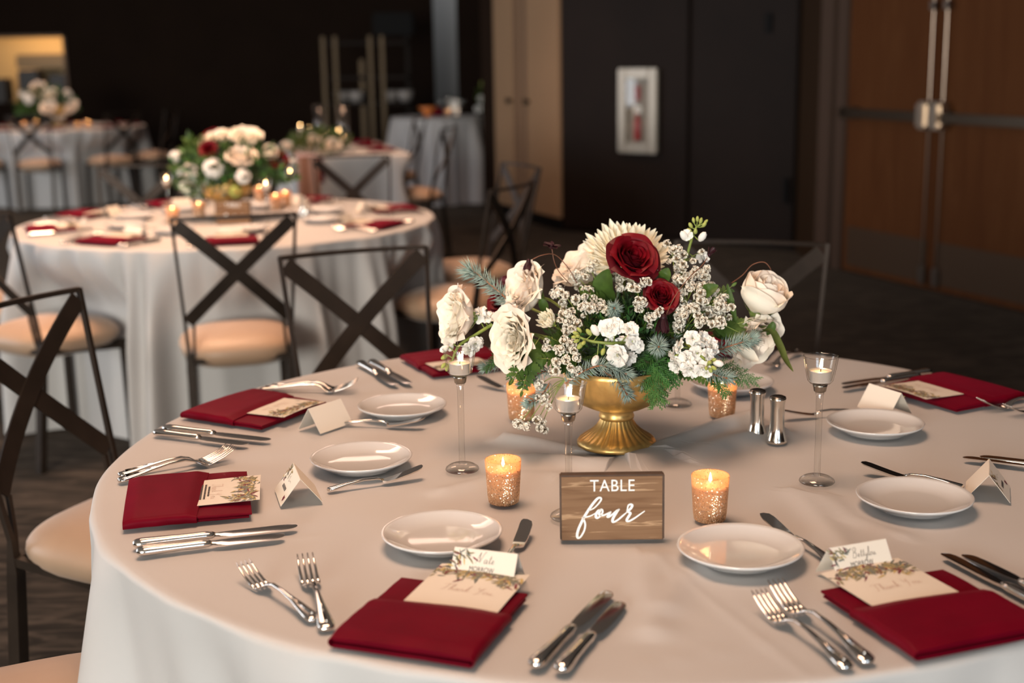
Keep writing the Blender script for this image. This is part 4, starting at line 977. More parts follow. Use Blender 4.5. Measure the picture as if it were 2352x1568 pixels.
def napkin(label, clabel, x, y, yaw, w, l, seed, skew=0.006, cover=0.66, cx=0.0, cy=None, crot=0.0, lines=False, flat=False, vis=True, cw=0.120):
    M = Matrix.Translation((x, y, TOP + 0.0006)) @ Matrix.Rotation(yaw, 4, 'Z')
    t = thing('napkin', label, 'napkin', M=M, group='burgundy pocket napkins')
    a, b, c = napkin_meshes(seed, w, l, skew, cover)
    ob('lower_fold', a, t); ob('upper_fold', b, t); ob('pocket', c, t)
    if not vis: return t
    ch = 0.125; cw2 = cw / 2
    ycard = (-l / 2 + l * cover - 0.045) if cy is None else cy
    Mc = M @ Matrix.Translation((cx, ycard, 0.0122)) @ Matrix.Rotation(crot, 4, 'Z') @ Matrix.Rotation(0.035, 4, 'X')
    k = thing('thank_you_card', clabel, 'card', M=Mc, group='thank-you cards in the napkins')
    bow = 0.0022
    mb = MB()
    for s in (0, 1):
        mb.grid(lambda u, v: (-cw2 + cw * u, ch * v, s * 0.0005 + bow * (1 - (2 * u - 1) ** 2) * v), 12, 4, flip=(s == 0))
    ob('paper', mb.mesh('paper', PAPER, flat=True), k)
    def wrap(mb):          # lay the flat print on the bowed card
        for i, p in enumerate(mb.v):
            u = min(1, max(0, p[0] / cw)); x = min(cw2, max(-cw2, p[0] - cw2)); yy = min(ch - .0005, max(0, p[1]))
            mb.v[i] = (x, yy, 0.0005 + bow * (1 - (2 * u - 1) ** 2) * (yy / ch) + p[2] + 0.00045)
        return mb
    g = wrap(garland(Matrix.Translation((0, ch * 0.42, 0)), cw, ch * 0.58, seed))
    ob('printed_garland', g.mesh('printed_garland', PRINT, flat=True), k)
    s_ = MB(); script(s_, 'Thank You', cw * 0.22, ch * 0.42, 0.0165, Matrix.Identity(4), 0.0005); wrap(s_)
    ob('script_lettering', s_.mesh('script_lettering', INKROSE, flat=True), k)
    if lines:
        m2 = MB(); rr = random.Random(3)
        for j in range(4):
            xx = 0.026 + 0.012 * (j in (0, 3))
            while xx < 0.094 - 0.012 * (j in (0, 3)):
                d = rr.uniform(.003, .007); m2.add([(xx, .047 - j * .0055, 0), (xx + d, .047 - j * .0055, 0), (xx + d, .0498 - j * .0055, 0), (xx, .0498 - j * .0055, 0)], [(0, 1, 2, 3)]); xx += d + .0012
        wrap(m2); ob('fine_print', m2.mesh('fine_print', INK, flat=True), k)
    return t
def yaw_of(vx, vy): return atan2(vy, vx) - pi / 2
napkin('burgundy pocket napkin at the bottom centre, below a place card', 'printed thank-you card tucked in the bottom centre napkin', -0.098, 1.448, yaw_of(.064, .176), 0.172, 0.19, 1, 0.004, 0.62, cx=0.012, cy=0.010, crot=-0.02)
napkin('burgundy pocket napkin at lower right, below a place card', 'printed thank-you card tucked in the lower right napkin', 0.487, 1.446, yaw_of(-.063, .173), 0.182, 0.186, 2, -0.005, 0.62, cx=-0.004, cy=0.002, crot=0.06)
napkin('burgundy pocket napkin at the left front, above two knives', 'thank-you card with fine print in the left front napkin', -0.492, 1.898, yaw_of(.954, .22), 0.205, 0.18, 3, -0.010, 0.62, cx=0.002, cy=-0.018, crot=-0.06, lines=True)
napkin('burgundy pocket napkin second at left, beside the blank white card', 'printed thank-you card in the second left napkin', -0.487, 2.408, yaw_of(.866, -.5), 0.19, 0.192, 4, 0.008, 0.62, cx=-0.008, cy=-0.012)
napkin('burgundy napkin at the back edge, half hidden behind the left roses', 'thank-you card in the half hidden back napkin', -0.118, 2.775, yaw_of(.41, -.91), 0.19, 0.19, 5, 0.0, 0.6, cx=0.02)
napkin('burgundy pocket napkin at the far right edge', 'printed thank-you card bowed up from the far right napkin', 0.842, 2.452, yaw_of(-.88, -.47), 0.20, 0.182, 6, 0.0, 0.58, cx=0.015, cy=-0.012, crot=0.0)
nh = at(1745, 806); napkin('burgundy napkin at the far edge, only a corner showing right of the flowers', '', nh.x - 0.06, nh.y + 0.03, yaw_of(-.32, -.95), 0.19, 0.18, 7, vis=False)
# ------------------------------------------------------------------ the gold bowl
BP = at(1416, 1022); BP = Vector((BP.x, BP.y, TOP + 0.002)); BD = (BP - CAM).dot(FWD)
def bowl_meshes():
    n = 192
    fl_ = lambda t, k: 1 + (0.035 * abs(sin(14 * t)) - 0.02) * FW[k]
    foot = [(0, 0.0), (.064, 0.0), (.0672, .002), (.0672, .006), (.0655, .0085), (.0640, .011), (.058, .015), (.050, .020), (.041, .027), (.034, .034), (.0295, .041), (.0275, .046)]
    FW = [0, 0, 0, 0, 0, 0.4, 1, 1.2, 1.2, 1.1, 1.0, .5]
    a = MB().lathe(foot, n, rf=fl_).mesh('foot', GOLD)
    b = MB().lathe([(.0268, .046), (.0292, .0475), (.0300, .051), (.0288, .0545), (.0282, .060), (.0300, .0635)], 48).mesh('collar', GOLD)
    prof = [(.0, .0625), (.030, .0630), (.048, .0680), (.066, .0770), (.078, .088), (.0855, .101), (.0890, .116), (.0900, .130), (.0905, .138), (.0885, .139), (.0875, .130), (.083, .104), (.064, .079), (.030, .067), (0, .066)]
    w2 = [0, 0, .5, 1, 1, 1, 1, .8, .2, 0, 0, 0, 0, 0, 0]
    c = MB().lathe(prof, n, rf=lambda t, k: 1 + 0.012 * w2[k] * (abs(sin(10 * t)) ** 0.5 - 0.7)).mesh('bowl', GOLD)
    return a, b, c
BW = bowl_meshes()
def bowl(label, loc, s=1.0):
    t = thing('footed_bowl', label, 'bowl', M=Matrix.Translation(loc) @ Matrix.Scale(s, 4))
    ob('foot', BW[0], t); ob('collar', BW[1], t); ob('bowl', BW[2], t); return t
bowl('antique gold footed bowl holding the big bouquet on the nearest table', BP)
BC = BP + Vector((0, 0, 0.135))                 # where the stems meet

def V(dx, dy, dz):      # image-plane direction: right, up, towards the camera
    return (CR * dx - CD * dy - FWD * dz).normalized()
def stem_to(P, back, r=.0022, m=None, bend=0.02, name='stem'):
    """a stem from the bowl to the flower base P, arriving along -back"""
    A = BC + Vector((RND.uniform(-.04, .04), RND.uniform(-.04, .04), -0.03)); B = P - back * 0.03
    q = crom([A, (A + B) / 2 + Vector((0, 0, bend)), B, P], 4)
    return MB().tube(q, r, 6).mesh(name, m or STEM)

# ------------------------------------------------------------------ roses
def petal_fn(rb, rm, rt, h, al, lip, z0, seed, pinch=0.0, tilt=0.0, ruf=1.0):
    rnd = random.Random(seed); o = rnd.uniform(0, 50)
    def f(u, v):
        uu = 2 * u - 1
        wv = sin(min(1, (v * 1.25 + 0.22)) * pi / 2) ** 0.8 * (1 - 0.10 * sst(.8, 1, v))
        an = al * uu * wv
        edge = abs(uu) ** 2.6
        vv = v * (1 - 0.24 * edge)
        if vv < .5: r = rb + (rm - rb) * sin(vv / .5 * pi / 2)
        else: r = rm + (rt - rm) * (2 * (vv - .5)) ** 1.6
        z = z0 + h * (vv ** 0.92)
        lp = sst(.70, 1.0, v)
        r += lip * lp * (0.62 + 0.55 * edge); z -= lip * 0.75 * lp * lp * (1 - pinch * (1 - abs(uu)))
        r += ruf * (0.0016 * noise.noise(Vector((uu * 2.2 + o, v * 2.5, o))) * (0.4 + v) * (h / .045) + (0.0022 * sin(7 * uu + o) * lp * (h / .045)))
        z += ruf * 0.0016 * sin(6.5 * uu + 2 * o) * lp * (h / .045)
        r += tilt * v
        r += 0.0006 * edge
        return (r * cos(an), r * sin(an), z)
    return f
def rose_protos(kind):
    """meshes of one petal per ring; (count, mesh, phase)"""
    if kind == 'bud':        # tall closed rose
        R = [(3, .002, .006, .004, .046, 1.5, .000, .004, 0), (3, .004, .011, .009, .049, 1.35, .001, .003, .3), (4, .006, .017, .014, .051, 1.15, .003, .002, .6), (4, .008, .0235, .019, .051, 1.15, .003, .001, .2), (4, .010, .029, .025, .050, 1.05, .004, .0, .7), (4, .011, .033, .030, .049, .95, .006, .0, .35)]
    elif kind == 'full':     # wide ruffled rose
        R = [(4, .002, .006, .006, .036, 1.3, .003, .004, 0), (5, .004, .012, .013, .040, 1.05, .004, .003, .4), (6, .006, .018, .020, .043, .90, .005, .003, .1), (7, .008, .0245, .028, .045, .76, .006, .002, .5), (7, .010, .031, .036, .044, .72, .008, .001, .2), (7, .012, .036, .0425, .041, .72, .011, .0, .6)]
    else:                    # open red rose with a spiral heart
        R = [(2, .001, .0045, .004, .034, 1.6, .001, .004, 0), (3, .002, .009, .0085, .035, 1.3, .0015, .004, .4), (4, .004, .0145, .0145, .037, 1.15, .002, .003, .15), (5, .006, .0205, .022, .039, 1.0, .004, .002, .5), (5, .008, .0265, .0305, .039, .95, .007, .001, .2), (5, .010, .032, .0385, .036, .90, .011, .0, .6), (5, .012, .034, .0435, .029, .85, .014, .0, .1)]
    return R
ROSE_CACHE = {}
def rose_rings(kind, cols):
    key = (kind, cols[0].name)
    if key not in ROSE_CACHE:
        out = []
        R = rose_protos(kind)
        for i, (n, rb, rm, rt, h, al, lip, z0, ph) in enumerate(R):
            ms = []
            for j in range(2):
                g = MB().grid(petal_fn(rb, rm, rt, h, al, lip, z0, i * 10 + j + len(kind), pinch=.5, ruf={'bud': .3, 'full': .75, 'red': .4}[kind]), 14, 11)
                ms.append(g.mesh('petal', cols[0] if i < len(R) - len(cols) + 1 else cols[i - len(R) + len(cols)]))
            out.append((n, ms, ph))
        SE = MB()
        for k in range(5):
            a = k * 2 * pi / 5
            SE.grid(lambda u, v, a=a: ((.009 + .016 * v ** .7) * cos(a + .5 * (2 * u - 1) * (1 - v)), (.009 + .016 * v ** .7) * sin(a + .5 * (2 * u - 1) * (1 - v)), -.004 + .014 * v), 3, 5)
        SE.lathe([(0, -.012), (.004, -.012), (.0085, -.006), (.011, .002), (.009, .010)], 12)
        ROSE_CACHE[key] = (out, SE.mesh('sepals', SEPAL))
    return ROSE_CACHE[key]
def rose(name, label, px, py, dd, axis, size, kind, cols, group, seed=0, squash=1.0, stem=True, cup=0.45):
    """px, py: photographed centre of the bloom; dd: depth from the bowl's axis; size: diameter in metres"""
    rings, se = rose_rings(kind, cols)
    Rm = {'bud': .0345, 'full': .0420, 'red': .0440}[kind]; s = size / 2 / Rm
    ax = V(*axis); c = atd(px, py, BD + dd); base = c - ax * (0.024 * s)
    rnd = random.Random(seed)
    M = axisM(base, ax, V(0, 1, 0) if abs(axis[1]) < .9 else None, s) @ Matrix.Diagonal((1, squash, 1, 1))
    t = thing(name, label, 'rose', M=M, group=group)
    for i, (n, ms, ph) in enumerate(rings):
        for k in range(n):
            a = 2 * pi * (k + ph) / n + rnd.gauss(0, .10)
            q = ob('petal', ms[(k + i) % 2], t); sc = rnd.uniform(.93, 1.07)
            q.rotation_euler = (rnd.gauss(0, .035), rnd.gauss(0, .035), a); q.scale = (sc, sc, sc * rnd.uniform(.95, 1.04))
    ob('sepals', se, t)
    if stem:
        st = ob('stem', stem_to(base - ax * .010 * s, ax), t); st.matrix_parent_inverse = M.inverted()
    return t
GW, GRD = 'white roses of the nearest bouquet', 'red roses of the nearest bouquet'
rose('white_rose', 'white rose farthest left in the bouquet, opening to the left', 1052, 727, -.06, (-.90, .10, .42), .088, 'full', [WROSE, WROSE2], GW, 1, 0.9)
rose('white_rose', 'large blush white rose at upper left, leaning on the spruce sprig', 1207, 665, -.03, (-.78, .34, .52), .090, 'full', [WROSE2, WROSE], GW, 2, 0.9)
rose('white_rose', 'white rose low at left facing the camera, above the left tall holder', 1180, 778, -.10, (-.50, -.12, .84), .092, 'full', [WROSE, WROSE], GW, 3, 0.72)
rose('white_rose', 'white rose half hidden behind the big white chrysanthemum', 1338, 612, .07, (-.55, .70, .2), .095, 'full', [WROSE2, WROSE], GW, 4)
rose('white_rose', 'closed white rose on the far right of the bouquet, higher one', 1754, 680, -.02, (.32, .74, .50), .084, 'bud', [WROSE2, WROSE], GW, 5)
rose('white_rose', 'white rose lower at right, hanging under the closed rose', 1727, 772, .0, (.45, -.45, .60), .092, 'full', [WROSE2, WROSE], GW, 6)
rose('red_rose', 'large dark red rose at the top of the bouquet', 1455, 590, -.07, (.30, .48, .75), .083, 'red', [RROSE, RROSE, RROSED], GRD, 7)
rose('red_rose', 'smaller dark red rose below the large one, among white florets', 1520, 678, -.09, (.05, .50, .82), .058, 'red', [RROSE, RROSE, RROSED], GRD, 8, 0.9)
rose('red_rose', 'red rose hidden behind the upper left white rose', 1150, 682, .05, (-.6, .2, .4), .062, 'red', [RROSE, RROSED], GRD, 9)

# ------------------------------------------------------------------ chrysanthemums
def mum_petals():
    out = []
    for i, (n, el, l, w, up) in enumerate([(24, -.25, .066, .0078, .95), (24, -.02, .064, .0078, .95), (22, .20, .060, .0075, .85), (20, .45, .053, .0072, .75), (16, .70, .044, .0068, .60), (12, .95, .034, .0060, .45), (8, 1.2, .026, .005, .25)]):
        ms = []
        for j in range(2):
            l2 = l * (1 - .07 * j)
            def f(u, v, el=el, l2=l2, w=w, up=up):
                uu = 2 * u - 1; a = 0; x = .006; z = 0; st = 8; 
                for k in range(int(st)):
                    q = (k + .5) / st
                    if q > v: break
                    an = el + up * q * q * 1.25; d = min(1 / st, v - k / st) * l2; x += d * cos(an); z += d * sin(an)
                an = el + up * v * v * 1.25
                ww = w * (sin(min(1, v * 1.1 + .25) * pi / 2)) * (1 if v < .8 else sqrt(max(0.02, 1 - ((v - .8) / .2) ** 2)))
                lift = abs(uu) ** 2 * ww * .55
                return (x - sin(an) * lift, uu * ww * .62, z + cos(an) * lift)
            ms.append(MB().grid(f, 4, 8).mesh('petal', MUM))
        out.append((n, ms))
    return out
MUMP = mum_petals()
def mum(label, px, py, dd, axis, size, seed, rings=MUMP, closed=0.0, group='ivory chrysanthemums of the nearest bouquet'):
    ax = V(*axis); base = atd(px, py, BD + dd); s = size / .125; M = axisM(base, ax, ax.orthogonal(), s)
    t = thing('chrysanthemum', label, 'flower', M=M, group=group); rnd = random.Random(seed)
    for i, (n, ms) in enumerate(rings):
        for k in range(n):
            q = ob('petal', ms[k % 2], t); sc = rnd.uniform(.90, 1.08)
            q.rotation_euler = (0, -closed * .9 + rnd.gauss(0, .06), 2 * pi * (k + .5 * (i % 2)) / n + rnd.gauss(0, .05)); q.scale = (sc, sc, sc)
    ob('calyx', MB().lathe([(0, -.012), (.005, -.012), (.012, -.004), (.013, .002), (0, .006)], 12).mesh('calyx', STEM), t)
    st = ob('stem', stem_to(base - ax * .010, ax), t); st.matrix_parent_inverse = M.inverted()
mum('big ivory chrysanthemum at the top of the bouquet, behind the red rose', 1438, 592, .02, (.0, .74, .66), .150, 1)
mum('small half-open cream chrysanthemum among white florets at left', 1268, 742, -.08, (-.55, .35, .76), .060, 2, MUMP[2:6], .55)

# ------------------------------------------------------------------ stock: florets with petals, buds on a spike
def floret_meshes():
    def pf(l, w, el, ru, o):
        def f(u, v):
            uu = 2 * u - 1; ww = w * sin((.18 + .82 * v) * pi * .62) ; x = .002 + l * v * cos(el); z = l * v * sin(el)
            z += .0016 * sin(5 * uu + o) * v * v * (ru / .0016) - .002 * sst(.6, 1, v); x -= .12 * l * abs(uu) ** 2 * v
            return (x, uu * ww, z + .0015 * uu * uu)
        return f
    a = [MB().grid(pf(.0125, .0075, .30, .002, o), 6, 5).mesh('petal', STOCKW) for o in (0, 2)]
    b = [MB().grid(pf(.0095, .0062, .85, .002, o), 6, 5).mesh('petal', STOCKW) for o in (1, 3)]
    c = MB().lathe([(0, -.007), (.0012, -.007), (.0016, -.001), (.0018, .001), (0, .0025)], 8).mesh('floret', BUDG)
    bud = MB().lathe([(0, -.001), (.0018, .0), (.0034, .003), (.0036, .0065), (.0024, .0100), (0, .0120)], 10, mi=0)
    return a, b, c, bud.mesh('bud', BUDG), MB().lathe([(0, -.001), (.0024, .0), (.0048, .004), (.0052, .0085), (.0038, .0130), (0, .0155)], 10).mesh('bud', STOCKW)
FLO = floret_meshes()
def stock(label, pts, florets, buds, seed, group='white stock stems of the nearest bouquet', r=.003):
    """pts: (px, py, dd) along the spike; florets: (px, py, dd, axis, size)"""
    rnd = random.Random(seed); P = [atd(x, y, BD + d) for x, y, d in pts]
    t = thing('stock_stem', label, 'flower', P[0], 0, group); o0 = P[0]
    q = [p - o0 for p in crom(P, 5)]; n = len(q)
    ob('stem', MB().tube(q, [r * (1 - .45 * i / n) for i in range(n)], 8).mesh('stem', STEM), t)
    for (x, y, d, ax, s) in florets:
        s *= rnd.uniform(.85, 1.18); ax = tuple(a_ + rnd.gauss(0, .28) for a_ in ax); x += rnd.gauss(0, 3); y += rnd.gauss(0, 3)
        c = atd(x, y, BD + d); a = V(*ax); M = axisM(c - o0, a, a.orthogonal(), s / .025)
        f = ob('floret', FLO[2], t); f.matrix_local = M
        near = min(q, key=lambda p: (p - (c - o0)).length)
        for ring, (ms, nn, off) in enumerate(((FLO[0], 5, 0), (FLO[0], 4, .6), (FLO[1], 4, .4), (FLO[1], 3, .9))):
            for k in range(nn):
                pe = ob('petal', ms[k % 2], f); pe.rotation_euler = (rnd.gauss(0, .15), rnd.gauss(0, .2) - (0, .25, .15, .5)[ring], 2 * pi * k / nn + off + rnd.gauss(0, .15)); sc = rnd.uniform(.85, 1.1) * (1, .92, .9, .72)[ring]; pe.scale = (sc, sc, sc)
        ob('pedicel', MB().tube(crom([near, (near + (c - o0)) / 2 - a * .004, c - o0 - a * .004], 3), .0009, 5).mesh('pedicel', STEM), t)
    for (x, y, d, ax, s, w) in buds:
        c = atd(x, y, BD + d) - o0; a = V(*ax); near = min(q, key=lambda p: (p - c).length)
        bm_ = ob('bud', FLO[4] if w else FLO[3], t); bm_.matrix_local = axisM(c - a * .006 * s, a, a.orthogonal(), s)
        ob('pedicel', MB().tube(crom([near, (near + c) / 2 - a * .004, c - a * .006 * s], 3), .0010, 5).mesh('pedicel', STEM), t)
stock('upright white stock spike with green buds at the top right of the bouquet', [(1560, 640, 0), (1577, 590, -.02), (1590, 545, -.02), (1600, 520, -.02)],
      [(1575, 545, -.03, (-.6, .4, .7), .020), (1608, 592, -.01, (.6, .1, .7), .030)],
      [(1572, 543, -.03, (-.5, .8, .3), 1.2, 1), (1612, 545, -.03, (.5, .7, .3), 1.2, 1), (1598, 531, -.04, (0, .6, .7), .9, 0), (1586, 517, -.02, (-.5, .8, .2), .9, 0), (1618, 515, -.02, (.6, .7, .2), .9, 0), (1593, 505, -.02, (-.2, 1, .1), .8, 0), (1610, 506, -.02, (.3, 1, .1), .9, 0), (1602, 502, -.03, (0, 1, .2), .8, 0), (1583, 528, -.03, (-.8, .5, .2), .8, 0), (1622, 508, -.02, (.7, .6, 0), .7, 0)], 1)
stock('white stock lying across the front, its green buds pointing left', [(1450, 785, -.10), (1410, 788, -.13), (1375, 786, -.13), (1345, 780, -.13), (1325, 770, -.13)],
      [(1395, 755, -.13, (-.3, .6, .8), .026), (1415, 752, -.13, (.1, .7, .7), .024), (1440, 757, -.13, (.3, .6, .7), .026), (1452, 780, -.13, (.7, .2, .7), .027), (1458, 800, -.12, (.7, -.1, .6), .024), (1420, 815, -.14, (-.1, -.3, .95), .032), (1445, 825, -.12, (.5, -.5, .7), .028), (1405, 778, -.12, (0, .1, 1), .022), (1432, 790, -.11, (.2, -.1, 1), .026)],
      [(1368, 760, -.13, (-.5, .8, .2), 1.3, 1), (1352, 762, -.13, (-.6, .7, .2), 1.1, 0), (1330, 757, -.13, (-.6, .7, .2), .9, 0), (1322, 765, -.14, (-.9, .3, .2), .9, 0), (1318, 774, -.13, (-1, 0, .2), .8, 0), (1324, 783, -.13, (-.9, -.3, .2), .9, 0), (1332, 794, -.13, (-.6, -.7, .3), 1.2, 0), (1340, 788, -.15, (-.5, -.4, .7), .9, 0), (1368, 826, -.13, (-.4, -.9, .2), 1.2, 1), (1385, 808, -.13, (-.3, -.8, .3), 1.1, 0), (1327, 772, -.15, (-.7, .1, .7), .8, 0)], 2)
stock('white stock facing the camera at the front right, below the white florets', [(1560, 780, -.06), (1590, 800, -.11), (1615, 822, -.14), (1628, 838, -.15)],
      [(1565, 795, -.12, (-.7, .4, .6), .027), (1590, 778, -.12, (-.1, .7, .7), .028), (1615, 780, -.12, (.4, .6, .7), .026), (1635, 798, -.12, (.7, .2, .7), .025), (1600, 805, -.13, (-.1, .1, 1), .027), (1575, 822, -.13, (-.6, -.2, .8), .027), (1552, 838, -.12, (-.7, -.4, .6), .026), (1585, 845, -.13, (-.3, -.6, .8), .028), (1610, 838, -.14, (.1, -.3, 1), .024), (1625, 815, -.14, (.4, 0, .9), .022), (1620, 855, -.14, (.3, -.8, .5), .020), (1553, 818, -.12, (-.9, 0, .5), .022)],
      [(1648, 834, -.14, (.9, -.2, .3), 1.1, 1), (1640, 845, -.15, (.6, -.4, .6), .9, 0), (1632, 850, -.15, (.3, -.7, .6), .9, 0), (1630, 832, -.16, (.2, 0, 1), .9, 0), (1622, 846, -.16, (-.1, -.5, .8), .8, 0), (1640, 826, -.15, (.7, .3, .6), .8, 0)], 3)
stock('drooping stock at the left end with pale green buds over the left tall holder', [(1130, 745, -.05), (1090, 770, -.06), (1058, 790, -.07), (1045, 810, -.08), (1038, 832, -.08), (1034, 845, -.08)],
      [(1090, 795, -.07, (.2, -.6, .7), .030), (1072, 800, -.07, (-.1, -.7, .6), .024), (1104, 720, -.05, (-.2, .8, .5), .024), (1120, 728, -.05, (.1, .7, .7), .024), (1090, 710, -.05, (-.3, .9, .3), .018)],
      [(1022, 800, -.08, (-.8, -.5, .3), 1.1, 1), (1020, 820, -.08, (-.8, -.5, .3), 1.1, 0), (1057, 822, -.08, (.7, -.6, .3), 1.1, 0), (1035, 836, -.08, (0, -.9, .4), 1.0, 0), (1018, 840, -.08, (-.6, -.8, .2), .9, 0), (1054, 838, -.08, (.5, -.8, .2), .9, 0), (1027, 846, -.08, (-.3, -.9, .2), .9, 0), (1036, 796, -.07, (-.3, -.8, .4), 1.0, 1)], 4)

# ------------------------------------------------------------------ statice-like chalky white florets on wiry stems
def puff_mesh(seed):
    rnd = random.Random(seed); mb = MB()
    for i in range(13):
        z = 1 - 2 * (i + .5) / 13; a = i * 2.4; r = sqrt(1 - z * z); d = Vector((r * cos(a), r * sin(a), z * .8 + .15)); c = d * rnd.uniform(.0030, .0052); M = axisM(c, d + Vector((rnd.gauss(0, .2), rnd.gauss(0, .2), rnd.gauss(0, .2))))
        s = rnd.uniform(.0021, .0031)
        mb.grid(lambda u, v: (s * v ** .7 * (1 + .25 * sin(5 * 2 * pi * u)) * cos(2 * pi * u), s * v ** .7 * (1 + .25 * sin(5 * 2 * pi * u)) * sin(2 * pi * u), .0022 * v), 10, 2, cu=True, M=M)
        mb.lathe([(.0002, .0003), (.0007, .001), (.0002, .0022)], 4, M=M, mi=1)
    mb.lathe([(0, -.004), (.003, -.002), (.0034, .001), (0, .003)], 7, mi=1)
    return mb.mesh('floret', [STAT, STATD])
PUFFS = [puff_mesh(i) for i in range(4)]
def statice(label, clumps, root, seed, group='sprigs of chalky white filler florets'):
    """clumps: (px, py, dd, spread px, count)"""
    rnd = random.Random(seed); R = atd(*root[:2], BD + root[2]); t = thing('filler_sprig', label, 'filler flower', R, 0, group)
    br = MB(); pts = []
    for (x, y, d, sp, n) in clumps:
        C = atd(x, y, BD + d + .012) - R
        br.tube(crom([Vector((0, 0, 0)), C * .5 + Vector((0, 0, .008)), C], 4), .0008, 4)
        for i in range(n):
            p = atd(x + rnd.gauss(0, sp), y + rnd.gauss(0, sp), BD + d + rnd.gauss(0, .010)) - R; pts.append(p)
            br.tube([C, (C + p) / 2 + Vector((0, 0, .002)), p], .0005, 3, cap=False)
            f = ob('floret', rnd.choice(PUFFS), t, p); f.rotation_euler = (rnd.gauss(0, .6), rnd.gauss(0, .6), rnd.uniform(0, 6)); s = rnd.uniform(.8, 1.25); f.scale = (s, s, s)
    ob('branch', br.mesh('branch', STEM), t)
statice('big spray of chalky white florets right of the large red rose', [(1545, 585, -.02, 12, 7), (1575, 600, -.04, 14, 9), (1600, 625, -.05, 15, 11), (1622, 648, -.05, 14, 10), (1560, 640, -.06, 12, 7), (1590, 665, -.07, 13, 8)], (1560, 760, -.03), 1)
statice('lower spray of chalky white florets right of the small red rose', [(1580, 700, -.08, 14, 10), (1610, 690, -.08, 13, 9), (1640, 700, -.07, 13, 9), (1600, 725, -.09, 14, 10), (1635, 728, -.08, 13, 9), (1660, 718, -.06, 12, 8), (1668, 690, -.05, 10, 6), (1560, 730, -.08, 9, 6), (1555, 752, -.08, 9, 6)], (1560, 790, -.04), 2)
statice('small spray of chalky white florets between the two red roses', [(1462, 655, -.09, 7, 5), (1480, 642, -.09, 6, 4), (1475, 690, -.10, 6, 4), (1468, 705, -.10, 6, 4), (1496, 738, -.10, 7, 5), (1512, 720, -.11, 5, 3), (1500, 620, -.05, 7, 4)], (1480, 780, -.04), 3)
statice('spray of chalky white florets at left, beside the blush rose', [(1272, 672, -.03, 7, 4), (1300, 680, -.05, 10, 6), (1340, 672, -.05, 9, 5), (1300, 718, -.08, 12, 7), (1330, 738, -.08, 9, 4), (1312, 752, -.09, 9, 5), (1365, 700, -.07, 9, 6), (1350, 712, -.08, 8, 5), (1385, 706, -.07, 7, 4)], (1350, 780, -.03), 4)
statice('spray of chalky white florets low at left, above the gold bowl', [(1268, 795, -.10, 10, 4), (1290, 805, -.11, 11, 6), (1310, 792, -.10, 10, 4), (1285, 830, -.11, 8, 4), (1315, 820, -.11, 8, 3), (1317, 850, -.11, 5, 3), (1272, 852, -.11, 4, 2)], (1340, 820, -.04), 5)
statice('spray of chalky white florets under the chrysanthemum petals', [(1360, 625, .0, 12, 6), (1405, 632, -.02, 10, 6), (1330, 640, .01, 11, 6), (1425, 650, -.03, 7, 4)], (1400, 740, 0), 6)
statice('hanging wisps of chalky white florets at lower left of the bowl', [(1237, 885, -.09, 6, 4), (1248, 915, -.09, 6, 4), (1262, 938, -.09, 4, 2), (1192, 972, -.09, 6, 4), (1205, 982, -.09, 4, 2), (1242, 980, -.09, 6, 4), (1235, 965, -.09, 3, 2)], (1300, 870, -.08), 7)

# ------------------------------------------------------------------ evergreens
def spruce(label, pts, seed, nl=.021, dens=1.0, tip=True, r=.0016, group='blue-green spruce sprigs', brown=True):
    rnd = random.Random(seed); P = [atd(x, y, BD + d) for x, y, d in pts]; o0 = P[0]; q = [p - o0 for p in crom(P, 8)]
    t = thing('spruce_sprig', label, 'evergreen sprig', o0, 0, group)
    n = len(q); ob('twig', MB().tube(q, [r * (1 - .3 * i / n) for i in range(n)], 6).mesh('twig', BARK), t)
    L_ = sum((q[i + 1] - q[i]).length for i in range(n - 1)); cnt = int(L_ / .00042 * dens); mb = MB()
    for i in range(cnt + (50 if tip else 0)):
        if i < cnt:
            s = (i + .5) / cnt * (n - 1) * .98; k = min(n - 2, int(s)); p = q[k].lerp(q[k + 1], s - k); d = (q[k + 1] - q[k]).normalized(); lean = rnd.uniform(.25, .75)
        else:
            p = q[-1]; d = (q[-1] - q[-2]).normalized(); lean = rnd.uniform(.3, 2.2)
        a = d.orthogonal().normalized(); b = d.cross(a); th = rnd.uniform(0, 2 * pi); nd = (a * cos(th) + b * sin(th) + d * lean).normalized()
        l = nl * rnd.uniform(.75, 1.1); e = p + nd * l + d * l * .12; m = p + nd * l * .5; w = .00085
        x = nd.orthogonal().normalized() * w; y = nd.cross(x).normalized() * w
        mb.add([p + x * .5, p + y * .5, p - x * .5, p - y * .5, m + x, m + y, m - x, m - y, e], [(0, 1, 5, 4), (1, 2, 6, 5), (2, 3, 7, 6), (3, 0, 4, 7), (4, 5, 8), (5, 6, 8), (6, 7, 8), (7, 4, 8)])
    ob('needles', mb.mesh('needles', SPRUCE), t, kind='stuff')
    if brown: ob('bud', MB().lathe([(0, -.002), (.0020, -.001), (.0024, .002), (.0012, .005), (0, .006)], 8).mesh('bud', BARK), t).matrix_local = axisM(q[-1], q[-1] - q[-2])
spruce('spruce sprig pointing up at the far left of the bouquet, with a brown tip', [(1180, 700, -.02), (1140, 665, -.03), (1100, 632, -.03), (1080, 622, -.03)], 1, .026, 1.0)
spruce('star-shaped spruce tip facing the camera between the two front white stocks', [(1500, 790, -.06), (1510, 793, -.10), (1513, 796, -.135)], 2, .022, 1.2)
spruce('small spruce star high at the centre, left of the small red rose', [(1400, 730, -.03), (1408, 715, -.07), (1411, 708, -.10)], 3, .019, 1.0)
spruce('spruce sprig arching over the bowl rim at the front, with an orange-brown twig', [(1300, 880, -.09), (1335, 855, -.11), (1375, 840, -.13), (1410, 845, -.13), (1437, 858, -.13)], 4, .020, 1.0)
